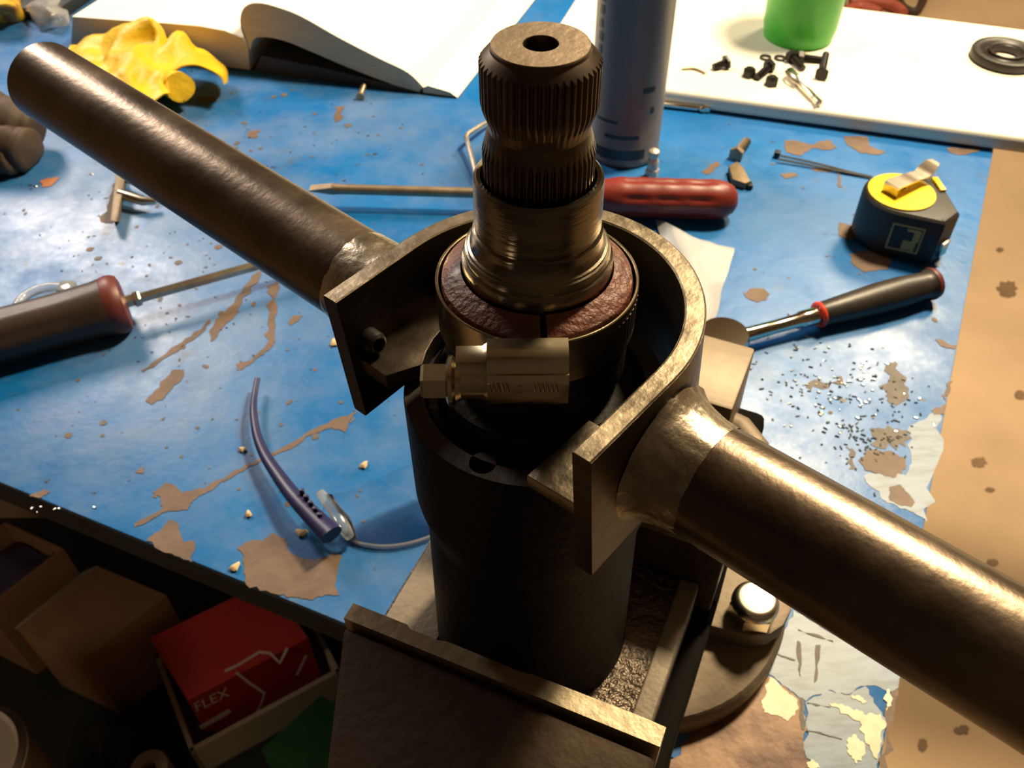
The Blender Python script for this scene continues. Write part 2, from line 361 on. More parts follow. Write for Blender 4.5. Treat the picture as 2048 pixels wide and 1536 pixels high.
# ------------------------------------------------------------------ scene-graph helpers
def setp(o, label=None, cat=None, group=None, kind=None):
    if label: o['label'] = label
    if cat: o['category'] = cat
    if group: o['group'] = group
    if kind: o['kind'] = kind
    return o
ROOTM = {}
def thing(name, label, cat, m=None, group=None):
    o = bpy.data.objects.new(name, None); COL.objects.link(o); o.empty_display_size = 0.01
    m = m or Matrix.Identity(4); o.matrix_world = m; ROOTM[o] = m.copy()
    return setp(o, label, cat, group)
def part(name, vf, m, parent=None, world=False, smooth=35, label=None, kind=None, solid=False):
    V, F = vf
    if world and parent is not None:
        inv = ROOTM[parent].inverted(); V = [inv @ Vector(v) for v in V]
    me = bpy.data.meshes.new(name); me.from_pydata([tuple(v) for v in V], [], F); me.materials.append(m)
    me.validate(); me.update()
    bm = bmesh.new(); bm.from_mesh(me); bmesh.ops.recalc_face_normals(bm, faces=bm.faces); bm.to_mesh(me); bm.free()
    if smooth:
        me.shade_smooth(); me.set_sharp_from_angle(angle=math.radians(smooth))
    o = bpy.data.objects.new(name, me); COL.objects.link(o)
    if parent is not None: o.parent = parent; ROOTM[o] = ROOTM[parent]
    else: ROOTM[o] = Matrix.Identity(4)
    if label: o['label'] = label
    if kind: o['kind'] = kind
    return o
def solo(name, vf, m, label, cat, group=None, kind=None, smooth=35, at=None):   # a thing that is one mesh, its origin at its base
    V = [Vector(v) for v in vf[0]]
    c = Vector(at) if at else Vector((sum(v.x for v in V)/len(V), sum(v.y for v in V)/len(V), min(v.z for v in V)))
    o = part(name, ([v-c for v in V], vf[1]), m, None, smooth=smooth); o.location = c
    return setp(o, label, cat, group, kind)
def dup(root, mtx, label=None):
    r = root.copy(); COL.objects.link(r); r.matrix_world = mtx
    if label: r['label'] = label
    for ch in list(root.children):
        c = ch.copy(); COL.objects.link(c); c.parent = r
        for g in ch.children: d = g.copy(); COL.objects.link(d); d.parent = c
    return r

# ================================================================== SETTING: floor
FZ = -0.72
fl = part('floor', ([(-2.6, -0.5, FZ), (2.8, -0.5, FZ), (2.8, 3.9, FZ), (-2.6, 3.9, FZ)], [(0, 1, 2, 3)]), M['concrete']); fl['kind'] = 'structure'
M['wall'] = mat('dingy_wall', (0.34, 0.27, 0.19), 0.8, var=0.1, vscale=2)
M['blocker_dark'] = mat('light_blocker_dark', (0.035, 0.026, 0.018), 0.8, var=0.2, vscale=4)
CZ = 1.95
def wall(name, q, m):
    o = part(name, (q, [(0, 1, 2, 3)]), m, smooth=0); o['kind'] = 'structure'
wall('wall_back', [(-2.6, 3.9, FZ), (2.8, 3.9, FZ), (2.8, 3.9, CZ), (-2.6, 3.9, CZ)], M['wall'])
wall('wall_left', [(-2.6, -0.5, FZ), (-2.6, 3.9, FZ), (-2.6, 3.9, CZ), (-2.6, -0.5, CZ)], M['wall'])
wall('wall_right', [(2.8, -0.5, FZ), (2.8, 3.9, FZ), (2.8, 3.9, CZ), (2.8, -0.5, CZ)], M['wall'])
wall('blocker_wall', [(-2.6, -0.5, FZ), (2.8, -0.5, FZ), (2.8, -0.5, CZ), (-2.6, -0.5, CZ)], M['blocker_dark'])  # unseen dark wall added to block light from the front
wall('ceiling', [(-2.6, -0.5, CZ), (2.8, -0.5, CZ), (2.8, 3.9, CZ), (-2.6, 3.9, CZ)], M['wall'])
def blot(pts, z, steps=5, rough=0.18, seed=0):
    P = [Vector((p[0], p[1], 0)) for p in pts]; rnd = random.Random(seed); out = []
    for i, p in enumerate(P):
        q = P[(i+1) % len(P)]; L = (q-p).length; nrm = Vector((q.y-p.y, p.x-q.x, 0))
        nrm = nrm.normalized() if nrm.length > 0 else nrm
        for k in range(steps):
            t = k/steps; o = 0 if k == 0 else rnd.uniform(-1, 1)*rough*L*0.5
            out.append(p.lerp(q, t)+nrm*o)
    tri = tessellate_polygon([[Vector((v.x, v.y, 0)) for v in out]])
    return [Vector((v.x, v.y, z)) for v in out], [tuple(t) for t in tri]
for i, (cx, cy, w, h) in enumerate([(2015, 578, 22, 18), (1958, 925, 16, 11), (1923, 1460, 16, 10), (1845, 1490, 10, 14), (1945, 460, 10, 6), (2000, 500, 8, 5), (2040, 790, 12, 10), (1985, 1125, 12, 8), (1980, 980, 10, 5)]):
    pts = [G(cx+w*math.cos(a), cy+h*math.sin(a), FZ+0.0006) for a in [k*math.pi/4 for k in range(8)]]
    part('stain', blot(pts, FZ+0.0008, 4, 0.5, i), M['stain'], fl, smooth=0)

# ================================================================== WORKBENCH
bench = thing('workbench', 'blue painted steel workbench with chipped scratched top and dark front apron', 'workbench')
FR, FDIR, SDIR = Vector((0.135, 0.118, 0)), Vector((-0.9150, 0.4035, 0)).normalized(), Vector((0.4290, 0.9033, 0)).normalized()
BR = Vector((0.470, 0.819, 0))-SDIR*0.022; FL_ = FR+FDIR*1.5; BL = BR+FDIR*1.5
top = [FR, BR, BL, FL_]
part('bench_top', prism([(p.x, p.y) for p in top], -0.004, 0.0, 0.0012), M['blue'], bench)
def along(p, u, v, z): return p+FDIR*u+SDIR*v+Vector((0, 0, z))
part('front_apron', hexa([along(FR, 0, 0.004, -0.030), along(FR, 1.5, 0.004, -0.030), along(FR, 1.5, 0.012, -0.030), along(FR, 0, 0.012, -0.030),
                          along(FR, 0, 0.004, -0.004), along(FR, 1.5, 0.004, -0.004), along(FR, 1.5, 0.012, -0.004), along(FR, 0, 0.012, -0.004)]), M['apron'], bench, smooth=0)
part('side_apron', hexa([along(FR, 0.004, 0.012, -0.030), along(FR, 0.012, 0.012, -0.030), along(FR, 0.012, 0.76, -0.030), along(FR, 0.004, 0.76, -0.030),
                         along(FR, 0.004, 0.012, -0.004), along(FR, 0.012, 0.012, -0.004), along(FR, 0.012, 0.76, -0.004), along(FR, 0.004, 0.76, -0.004)]), M['apron'], bench, smooth=0)
def blocker_panel(name, u0, u1, v0, v1):
    part(name, hexa([along(FR, a, b, z) for z in (FZ+0.0005, -0.030) for a, b in ((u0, v0), (u1, v0), (u1, v1), (u0, v1))]), M['apron'], bench, smooth=0)
blocker_panel('side_blocker', 0.005, 0.011, 0.10, 0.74); blocker_panel('back_blocker', 0.02, 1.48, 0.735, 0.741)  # unseen panels added to keep lamp light out from under the bench
for u, v in ((0.014, 0.014), (0.014, 0.68), (1.42, 0.014), (1.42, 0.68)):
    part('leg', hexa([along(FR, u+a, v+b, z) for z in (FZ, -0.004) for a, b in ((0, 0), (0.045, 0), (0.045, 0.045), (0, 0.045))]), M['apron'], bench, smooth=0)

def patch(pxs, m, z=0.0003, name='paint_chip', rough=0.16, steps=5):
    pts = [G(x, y, 0) for x, y in pxs]
    c = sum(pts, Vector())/len(pts)
    part(name, blot(pts, z, steps, rough, int(c.x*1e4)), m, bench, smooth=0)
A = lambda pts: crop(0, 950, 2.621, pts)
Bc = lambda pts: crop(0, 450, 2.56, pts)
Cc = lambda pts: crop(1300, 500, 2.738, pts)
Dc = lambda pts: crop(1248, 0, 2.56, pts)
Ec = lambda pts: crop(1250, 1150, 3.413, pts)
Fc = lambda pts: crop(0, 0, 2.926, pts)
for p in [
    A([(1245, 385), (1330, 340), (1375, 345), (1430, 305), (1500, 335), (1510, 390), (1560, 430), (1650, 450), (1750, 410), (1795, 430), (1770, 520), (1760, 590), (1780, 630), (1700, 630), (1620, 655), (1530, 640), (1420, 620), (1290, 575), (1280, 470), (1270, 410)]),
    A([(770, 345), (850, 280), (890, 235), (930, 250), (945, 300), (960, 350), (1020, 345), (1025, 390), (1000, 440), (1010, 460), (900, 412)]),
    Bc([(690, 1530), (830, 1455), (825, 1400), (780, 1370), (850, 1320), (900, 1340), (930, 1370), (1050, 1350), (1200, 1258), (1340, 1188), (1450, 1138), (1600, 1048), (1700, 1000), (1830, 955), (1790, 1000), (1770, 1065), (1700, 1040), (1600, 1072), (1450, 1160), (1330, 1215), (1200, 1285), (1060, 1370), (990, 1410), (960, 1460), (900, 1465), (830, 1475), (760, 1520), (690, 1550)]),
    Bc([(1385, 310), (1420, 290), (1420, 450), (1410, 600), (1380, 640), (1300, 700), (1230, 745), (1210, 715), (1290, 690), (1360, 620), (1375, 480)]),
    Bc([(745, 900), (790, 850), (880, 745), (945, 740), (940, 770), (860, 860), (840, 890), (770, 920)]),
    Bc([(1200, 400), (1290, 260), (1340, 230), (1330, 270), (1240, 400), (1140, 530), (1080, 600), (1070, 545)]),
    Bc([(980, 570), (1080, 480), (1080, 500), (990, 590), (850, 680), (732, 757), (725, 745), (860, 650)]),
    Bc([(1475, 500), (1500, 465), (1550, 465), (1530, 490), (1490, 515)]),
    Bc([(150, 1385), (230, 1355), (260, 1370), (200, 1400)]),
    Bc([(690, 1270), (740, 1235), (735, 1275)]),
    Cc([(1100, 20), (1180, 5), (1300, 10), (1320, 60), (1300, 110), (1180, 125), (1120, 90), (1100, 60)]),
    Cc([(510, 240), (560, 210), (620, 210), (655, 240), (640, 270), (590, 290), (540, 270)]),
    Cc([(1140, 1150), (1200, 1095), (1320, 1100), (1400, 1150), (1400, 1200), (1330, 1250), (1270, 1230), (1180, 1210)]),
    Cc([(1310, 1300), (1370, 1285), (1420, 1340), (1450, 1380), (1430, 1410), (1370, 1400), (1310, 1370)]),
    Cc([(1555, 490), (1600, 490), (1640, 520), (1680, 525), (1670, 545), (1600, 530)]),
    Cc([(1540, 880), (1620, 845), (1610, 900), (1560, 905)]),
    Cc([(1640, 720), (1660, 720), (1620, 830), (1600, 800)]),
    Dc([(820, 720), (870, 720), (950, 740), (1050, 715), (1090, 760), (1040, 770), (960, 760), (900, 800), (830, 780)]),
    Dc([(1120, 700), (1240, 700), (1260, 750), (1340, 780), (1300, 795), (1200, 780), (1140, 740)]),
    Dc([(1650, 760), (1840, 760), (1800, 780), (1720, 795), (1670, 785)]),
    Dc([(800, 890), (880, 885), (890, 905), (820, 915)]),
    Dc([(950, 860), (1100, 865), (1060, 880), (980, 880)]),
    Dc([(1100, 1140), (1200, 1160), (1230, 1210), (1160, 1230), (1100, 1210)]),
    Dc([(395, 885), (480, 825), (490, 840), (430, 895)]),
    Dc([(1080, 880), (1110, 900), (1120, 960), (1100, 960)]),
    Fc([(1140, 570), (1250, 560), (1270, 590), (1180, 610)]),
    Fc([(1450, 770), (1520, 760), (1500, 810), (1460, 810)]),
    Fc([(590, 1300), (640, 1150), (690, 1040), (715, 1100), (690, 1200), (660, 1310)]),
    Fc([(1960, 600+30), (2010, 620), (2000, 700), (1960, 720)]),
]: patch(p, M['bare'])
patch(Ec([(300, 1330), (450, 1050), (620, 950), (740, 860), (870, 760), (980, 690), (1100, 770), (1180, 840), (1222, 860), (1228, 1000), (1225, 1230), (1300, 1318), (1300, 1500), (300, 1500)]), M['rust'], 0.0003, 'rusty_patch')
patch(Ec([(1862, 770), (1830, 1000), (1792, 1318), (1765, 1500), (1700, 1500), (1740, 1318), (1785, 1050), (1770, 940), (1820, 800)]), M['bare'], 0.0004)
patch(Ec([(930, 860), (990, 700), (1090, 790), (1170, 850), (1180, 920), (1110, 1000), (1060, 970), (950, 940)]), M['cream'], 0.0005, 'undercoat_flake')
patch(Ec([(1230, 870), (1390, 790), (1500, 820), (1640, 760), (1720, 900), (1790, 1000), (1740, 1250), (1700, 1500), (1310, 1500), (1300, 1310), (1232, 1230)]), M['pale'], 0.00025, 'scraped_glare_patch')
patch(Ec([(985, 560), (1060, 420), (1150, 240), (1300, 330), (1500, 445), (1700, 570), (1885, 690), (1865, 770), (1820, 800), (1720, 760), (1640, 758), (1500, 815), (1390, 785), (1235, 862), (1180, 830), (1100, 765), (985, 680), (955, 640)]), M['pale'], 0.0002, 'scraped_glare_patch')  # lamp glare on the bench, painted as a pale patch
patch(Cc([(1425, 960), (1530, 900), (1600, 850), (1598, 930), (1560, 1200), (1520, 1490), (1420, 1430), (1300, 1385), (1170, 1240), (1200, 1222), (1400, 1235), (1430, 1150)]), M['pale'], 0.0002, 'scraped_glare_patch')  # glare along the right edge, painted pale
def flecks(n, seed, zones):
    rnd = random.Random(seed); V = []; F = []
    for q in range(n):
        x0, y0, x1, y1 = rnd.choice(zones); px, py = rnd.uniform(x0, x1), rnd.uniform(y0, y1); sz = rnd.choice((2, 2.5, 3, 4, 5, 8)); c = G(px, py); a0 = rnd.random()*3; el = rnd.uniform(0.35, 1)
        sc = (G(px+1, py)-c).length*sz
        pts = [(c.x+sc*math.cos(t)*math.cos(a0)-sc*el*math.sin(t)*math.sin(a0), c.y+sc*math.cos(t)*math.sin(a0)+sc*el*math.sin(t)*math.cos(a0)) for t in [k_*math.pi/4 for k_ in range(8)]]
        vf = blot(pts, 0.00028, 2, 0.5, q); o = len(V); V += vf[0]; F += [tuple(i_+o for i_ in t) for t in vf[1]]
    return V, F
ZL = [(0, 380, 560, 760), (120, 420, 600, 640), (180, 300, 480, 420), (380, 180, 900, 330), (100, 760, 520, 1000), (560, 640, 800, 1050), (330, 180, 560, 300)]
part('dirt_fleck', flecks(150, 5, ZL), M['scuff'], bench, smooth=0, kind='stuff')
part('paint_fleck', flecks(70, 8, ZL+[(1380, 250, 1960, 470), (1420, 480, 1900, 700), (1500, 700, 1860, 1000)]), M['bare'], bench, smooth=0, kind='stuff')
for p in [[(1390, 880), (1500, 900), (1600, 930), (1650, 960), (1740, 950), (1780, 1040), (1740, 1100), (1720, 1260), (1640, 1150), (1600, 1000), (1500, 950)],
          [(1510, 1130), (1560, 1090), (1620, 1140), (1640, 1220), (1580, 1290), (1530, 1230)], [(1770, 830), (1800, 780), (1820, 860), (1780, 930)],
          [(1540, 830), (1600, 825), (1650, 870), (1620, 885)], [(1240, 1280), (1280, 1260), (1330, 1318), (1260, 1330)]]:
    patch(Ec(p), M['cream'], 0.0005, 'undercoat_flake', 0.3)
for p in [[(1175, 450), (1195, 460), (1205, 560), (1200, 700), (1180, 640)], [(1300, 480), (1335, 480), (1310, 720), (1290, 740)], [(1190, 840), (1212, 840), (1225, 1060), (1205, 1060)],
          [(1240, 870), (1400, 900), (1400, 908), (1240, 880)], [(1235, 1060), (1480, 1120), (1480, 1127), (1235, 1070)], [(1010, 530), (1160, 580), (1160, 588), (1010, 540)], [(1180, 370), (1420, 450), (1420, 460), (1180, 378)]]:
    patch(Ec(p), M['scuff'], 0.00045, 'scuff', 0.1)
for p in [[(1280, 660), (1340, 610), (1400, 720), (1420, 800), (1340, 860), (1290, 800)], [(1200, 980), (1300, 960), (1420, 1000), (1400, 1080), (1230, 1080)], [(1070, 1080), (1110, 1090), (1130, 1200), (1090, 1200)], [(850, 740), (1040, 690), (1060, 720), (880, 780)]]:
    patch(Cc(p), M['scuff'], 0.0002, 'grime_smear', 0.35, 6)
patch(Fc([(240, 1060), (280, 1045), (350, 1040), (300, 1090), (245, 1098)]), M['orange'], 0.0005, 'paint_chip')

# ================================================================== BENCH VISE
AX = Vector((K*0.0364513, K, 0))
SV = Vector((0.41, 0.912, 0)).normalized(); WV = Vector((SV.y, -SV.x, 0))
VM = frame(AX, WV, SV, (0, 0, 1))
vise = thing('bench_vise', 'brown cast iron bench vise bolted on bench corner, its jaws gripping the black housing', 'vise', VM)
ZJ, ZF = CAMZ-1.5*K, CAMZ-1.75*K
part('swivel_base', xf(lathe([(0, 0.0004), (0.0665, 0.0004), (0.0665, 0.010), (0.0645, 0.0130), (0.055, 0.0165), (0, 0.0165)], 72), loc(0.0185, 0.084, 0)), M['vise_base'], vise)
ear = [(0.045, 0.125), (0.045, 0.0665), (0.0565, 0.0675), (0.071, 0.0695), (0.0785, 0.0735), (0.0828, 0.0800), (0.0843, 0.0890), (0.082, 0.100), (0.074, 0.115), (0.062, 0.125)]
part('clamping_lug', prism(ear, 0.0165, 0.0265, 0.0012), M['vise_base'], vise)
def lug_bolt(w, s):
    b = part('lug_bolt', xf(lathe([(0, 0.0045), (0.0070, 0.0045), (0.0083, 0.0042), (0.0090, 0.0036), (0.0097, 0.0022), (0.0100, 0.0), (0, 0)], 48), loc(w, s, 0.0345)), M['bright'], vise, label='bright zinc bolt head')
    part('hex_flats', xf(hexhead(0.0104, 0.0078, 0.1), loc(w, s, 0.0266) @ Matrix.Rotation(0.35, 4, 'Z')), M['bright'], b, smooth=20)
lug_bolt(0.0690, 0.0800)
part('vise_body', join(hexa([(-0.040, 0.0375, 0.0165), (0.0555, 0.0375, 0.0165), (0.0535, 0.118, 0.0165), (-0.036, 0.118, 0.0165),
                             (-0.040, 0.0375, 0.090), (0.0555, 0.0375, 0.090), (0.0515, 0.118, 0.108), (-0.036, 0.118, 0.108)], 0.004, 3)), M['shade_black'], vise)
part('slide_bar', box(-0.030, 0.0555, -0.100, 0.0375, 0.030, 0.078, 0.003), M['shade_black'], vise)
part('rear_jaw', join(box(-0.042, 0.0535, 0.0365, 0.056, 0.085, ZJ-0.0005, 0.0012), box(-0.034, 0.046, 0.055, 0.086, 0.085, ZJ-0.016, 0.004, 3)), M['vise'], vise)
part('jaw_plate', box(-0.0415, 0.0535, 0.0358, 0.0400, ZJ-0.018, ZJ, 0.0005), M['jaw'], vise)
part('anvil', join(box(-0.030, 0.0408, 0.084, 0.1185, 0.100, ZJ-0.0012, 0.0014)), M['anvil'], vise, label='tan ground anvil face')
part('body_rib', xf(tube([(0.028, 0.104, 0), (0.044, 0.100, 0), (0.0505, 0.094, 0), (0.0515, 0.080, 0)], [0.0055, 0.006, 0.006, 0.0055], 14), loc(0, 0, 0.112)), M['vise_base'], vise)
# front jaw: ground plate with worn corner, casting behind it falling away towards the viewer
fj = part('front_jaw', join(hexa([(-0.0150, -0.105, 0.040), (0.0535, -0.105, 0.040), (0.0535, -0.0425, 0.040), (-0.0415, -0.0425, 0.040),
                                  (-0.0140, -0.105, ZJ-0.012), (0.0520, -0.105, ZJ-0.012), (0.0530, -0.0425, ZJ-0.0022), (-0.0410, -0.0425, ZJ-0.0022)], 0.002, 3)), M['vise'], vise)
jp = [(-0.0412, -0.0415), (0.0530, -0.0408), (0.0530, -0.0352), (0.046, -0.0350), (0.0158, -0.0356), (0.0120, -0.0362), (-0.0105, -0.0362), (-0.0130, -0.0368), (-0.022, -0.0370), (-0.0235, -0.0360), (-0.0412, -0.0362)]
part('jaw_plate', prism(jp, ZJ-0.018, ZJ, 0.0005), M['jaw'], vise)

# ================================================================== STEERING SHAFT HOUSING (held in the vise)
HM = frame(AX, WV, SV, (0, 0, 1))
hs = thing('shaft_housing', 'black cast shaft housing with splined steel shaft standing upright in vise jaws', 'housing', HM)
def zc(z): return CAMZ+K*z
# square foot flange
part('foot_flange', box(-0.0462, 0.0480, -0.0345, 0.0352, ZF-0.016, ZF, 0.0016, 3), M['iron_oily'], hs)
part('flange_ledge', box(0.0412, 0.0478, -0.0335, 0.0348, ZF-0.002, ZF+0.0018, 0.0012, 3), M['cast_grey'], hs, label='worn grey raised edge of the flange')
part('flange_shoulder', hexa([(-0.0455, -0.0335, ZF-0.002), (-0.024, -0.0335, ZF-0.002), (-0.024, 0.034, ZF-0.002), (-0.0455, 0.034, ZF-0.002),
                              (-0.0448, -0.033, ZF+0.0015), (-0.025, -0.033, ZF+0.0022), (-0.025, 0.0335, ZF+0.0022), (-0.0448, 0.0335, ZF+0.0015)], 0.001), M['cast_grey'], hs, label='worn grey left side of the flange')
k = K
part('housing_body', lathe([(0, zc(-1.76)), (0.203*k, zc(-1.752)), (0.2005*k, zc(-1.735)), (0.199*k, zc(-1.66)), (0.192*k, zc(-1.335)), (0.1945*k, zc(-1.305)), (0.203*k, zc(-1.275)), (0.2075*k, zc(-1.245)),
                            (0.208*k, zc(-1.03)), (0.2062*k, zc(-1.0205))], 96), M['iron'], hs)
part('collar_boss', lathe([(0.176*k, zc(-1.0205)), (0.172*k, zc(-1.024)), (0.170*k, zc(-1.045)), (0.155*k, zc(-1.045)), (0.153*k, zc(-1.0)), (0.150*k, zc(-0.985)), (0.128*k, zc(-0.98)), (0.126*k, zc(-0.95)), (0, zc(-0.95))], 96), M['iron'], hs)
def ringpts(r, n, cx=0, cy=0): return [Vector((cx+r*math.cos(2*math.pi*q/n), cy+r*math.sin(2*math.pi*q/n), zc(-1.0205))) for q in range(n)]
Hh = RP(965, 925, (0, 0, zc(-1.0195)), (0, 0, 1)); hl = HM.inverted() @ Hh
lp_ = [ringpts(0.2062*k, 96), ringpts(0.176*k, 96)[::-1], ringpts(0.0031, 32, hl.x, hl.y)[::-1]]
part('collar_face', (sum(lp_, []), [tuple(t) for t in tessellate_polygon(lp_)]), M['collar'], hs, smooth=0)
part('bolt_hole', xf(lathe([(0.0031, 0), (0.0029, -0.0012), (0.0028, -0.010), (0, -0.010)], 32), loc(hl.x, hl.y, zc(-1.0205))), M['rubber'], hs)
part('packing_sleeve', lathe([(0.126*k, zc(-0.96)), (0.136*k, zc(-0.955)), (0.1362*k, zc(-0.835)), (0.1355*k, zc(-0.828))], 72), M['iron'], hs)
# sleeve
part('steel_sleeve', lathe([(0.070*k, zc(-0.95)), (0.1035*k, zc(-0.86)), (0.1035*k, zc(-0.785)), (0.1048*k, zc(-0.776)), (0.1045*k, zc(-0.766)), (0.1035*k, zc(-0.762)), (0.1005*k, zc(-0.760)), (0.1002*k, zc(-0.752)), (0.0990*k, zc(-0.748)), (0.0965*k, zc(-0.7465)), (0.0955*k, zc(-0.7440)), (0.0925*k, zc(-0.7425)),
                           (0.0895*k, zc(-0.737)), (0.0882*k, zc(-0.729)), (0.0876*k, zc(-0.719)), (0.0842*k, zc(-0.7165)), (0.0842*k, zc(-0.7130)), (0.0850*k, zc(-0.7115)), (0.0850*k, zc(-0.648)), (0.0838*k, zc(-0.641)), (0.0800*k, zc(-0.637)), (0.0752*k, zc(-0.638)), (0.0738*k, zc(-0.643)), (0.0736*k, zc(-0.70)), (0.06*k, zc(-0.70))], 96), M['sleeve'], hs, smooth=22)
# splined shaft: 48 teeth, 8 stations per tooth
NT, ST = 48, 6
TP = [0, 0.55, 1, 1, 0.55, 0]
def spl(r, z):
    pass
def shaft_mesh():
    seg = NT*ST; rows = []
    def ring(ro, ri, zo, zi=None):
        zi = zo if zi is None else zi; row = []
        for i in range(seg):
            t = TP[i % ST]; a = 2*math.pi*i/seg; r = ri+(ro-ri)*t; z = zi+(zo-zi)*t
            row.append(Vector((k*r*math.cos(a), k*r*math.sin(a), zc(z))))
        rows.append(row)
    ring(0.020, 0.020, -0.55); ring(0.020, 0.020, -0.4695); ring(0.0212, 0.0212, -0.4668)
    ring(0.0570, 0.0570, -0.4668); ring(0.0585, 0.0585, -0.4685); ring(0.0592, 0.0592, -0.4720); ring(0.0655, 0.0655, -0.4780)
    ring(0.0722, 0.0682, -0.4855, -0.4810); ring(0.0722, 0.0684, -0.535)
    ring(0.0700, 0.0672, -0.5455); ring(0.0655, 0.0645, -0.5565); ring(0.0632, 0.0632, -0.5660)
    ring(0.0632, 0.0632, -0.5710); ring(0.0655, 0.0655, -0.5770); ring(0.0672, 0.0672, -0.584)
    ring(0.0714, 0.0674, -0.6000, -0.5870); ring(0.0712, 0.0674, -0.70)
    V = [v for r in rows for v in r]; F = []
    for i in range(len(rows)-1):
        for j in range(seg):
            l = (j+1) % seg; F.append((i*seg+j, (i+1)*seg+j, (i+1)*seg+l, i*seg+l))
    return V, F
part('splined_shaft', shaft_mesh(), M['shaft'], hs, smooth=20)
part('shaft_end_face', lathe([(0.0208*k, zc(-0.4672)), (0.0212*k, zc(-0.46655)), (0.0572*k, zc(-0.46655)), (0.0578*k, zc(-0.4675))], 96), M['shaft_top'], hs, label='brushed end face around the centre hole')
part('centre_hole', lathe([(0.0198*k, zc(-0.468)), (0.0185*k, zc(-0.48)), (0.0195*k, zc(-0.487)), (0.0185*k, zc(-0.494)), (0.0195*k, zc(-0.501)), (0.0185*k, zc(-0.508)), (0.018*k, zc(-0.545)), (0, zc(-0.55))], 40), M['shaft'], hs)

# oil soaked fibre packing: two half rings with a gap at the front
for i, (a0, a1) in enumerate(((-85.5, 95), (95.5, 270.5))):
    n = 48; st = []
    for j in range(n+1):
        a = math.radians(a0+(a1-a0)*j/n); d = Vector((math.cos(a), math.sin(a), 0)); st.append((AX+Vector((0, 0, zc(-0.90))), d, Vector((0, 0, 1))))
    sec = [(0.1052*k, 0), (0.1350*k, 0), (0.1352*k, 0.092*k), (0.1335*k, 0.100*k), (0.1240*k, 0.107*k), (0.1120*k, 0.113*k), (0.1070*k, 0.116*k), (0.1052*k, 0.112*k)]
    solo('packing_ring', sweep(sec, st), M['fibre'], ['oil soaked red fibre half ring right of the shaft sleeve', 'oil soaked red fibre half ring left of the shaft sleeve'][i], 'packing ring', 'fibre half rings around the sleeve')

# ================================================================== HOSE CLAMP
hc = thing('hose_clamp', 'steel worm drive hose clamp tightened around the red fibre ring', 'hose clamp', loc(AX.x, AX.y, zc(-0.88)))
zb0, zb1 = 0, 0.078*k
def band(r0, r1, z0, z1, a0, a1, n=96):
    st = []
    for j in range(n+1):
        a = math.radians(a0+(a1-a0)*j/n); st.append((Vector(), Vector((math.cos(a), math.sin(a), 0)), Vector((0, 0, 1))))
    e = (r1-r0)*0.3
    return sweep([(r0, z0+e), (r0+e, z0), (r1-e, z0), (r1, z0+e), (r1, z1-e), (r1-e, z1), (r0+e, z1), (r0, z1-e)], st)
part('clamp_band', band(0.1390*k, 0.1432*k, zb0, zb1, -88, 271), M['clamp'], hc)
for j in range(22):
    a = -58+j*4.2
    part('band_slot', xf(band(0.1430*k, 0.1438*k, zb1*0.22, zb1*0.78, a, a+1.7, 2), Matrix.Identity(4)), M['rubber'], hc, smooth=0)
part('band_tail', band(0.1335*k, 0.1362*k, zb1*0.3, zb1*0.93, -100, -56, 24), M['clamp'], hc)
# screw housing: an arched tunnel lying along +x, in front of the band
HX0, HX1 = G(915, 740, zc(-0.845)).x-AX.x, G(1134, 740, zc(-0.845)).x-AX.x
yc, zq = -0.168*k, 0.040*k
sec = []
for j in range(17):
    a = math.radians(-125+j*250/16); sec.append((-math.cos(a)*0.030*k, math.sin(a)*0.041*k))
sec += [(0.022*k, 0.046*k)]
sec = [(-0.030*k, -0.020*k), (-0.0315*k, -0.008*k), (-0.0315*k, 0.006*k), (-0.029*k, 0.016*k), (-0.0235*k, 0.0225*k), (-0.0205*k, 0.0230*k), (-0.0195*k, 0.0260*k), (-0.013*k, 0.036*k), (-0.004*k, 0.0425*k), (0.008*k, 0.0455*k), (0.022*k, 0.0455*k), (0.022*k, -0.040*k), (0.004*k, -0.0405*k), (-0.012*k, -0.0385*k), (-0.024*k, -0.0315*k)]
tilt = math.radians(-2)
def hst(x, s=1.0): return (Vector((x, yc+0.006*k, zq)), Vector((0, s, 0)), Vector((0, 0, s)))
body = part('screw_housing', sweep(sec, [hst(HX0+0.040*k), hst(HX0+0.046*k), hst(HX1-0.002*k), hst(HX1)]), M['clamp'], hc)
small = [(a*0.86, b*0.78) for a, b in sec]
part('housing_neck', sweep(small, [hst(HX0), hst(HX0+0.034*k), hst(HX0+0.041*k, 1.12)]), M['clamp'], hc)
for x0, nm_ in ((0.044, 5), (0.101, 6)):
    for j in range(nm_):
        p = Vector((HX0+(x0+j*0.0056)*k, yc-0.0247*k, zq+0.006*k))
        part('raised_mark', tube([p+Vector((-0.0012*k, -0.0004*k, 0.010*k)), p+Vector((0.0012*k, -0.0008*k, -0.004*k))], 0.0017*k, 6), M['clamp'], body, smooth=60)
def text_mesh(s, size, depth, name):
    c = bpy.data.curves.new(name, 'FONT'); c.body = s; c.size = size; c.extrude = depth; c.align_x = 'LEFT'
    o = bpy.data.objects.new(name, c); COL.objects.link(o); dg = bpy.context.evaluated_depsgraph_get(); dg.update()
    me = bpy.data.meshes.new_from_object(o.evaluated_get(dg)); V = [v.co.copy() for v in me.vertices]; F = [tuple(p.vertices) for p in me.polygons]
    bpy.data.objects.remove(o); bpy.data.meshes.remove(me); return V, F
tm = frame((HX0+0.077*k, yc-0.0262*k, zq-0.002*k), (1, 0, 0), (0, 0.10, 1), (0, -1, 0.1))
part('raised_letter', xf(text_mesh('S', 0.020*k, 0.0006*k, 'letter'), tm), M['clamp'], body, smooth=0)
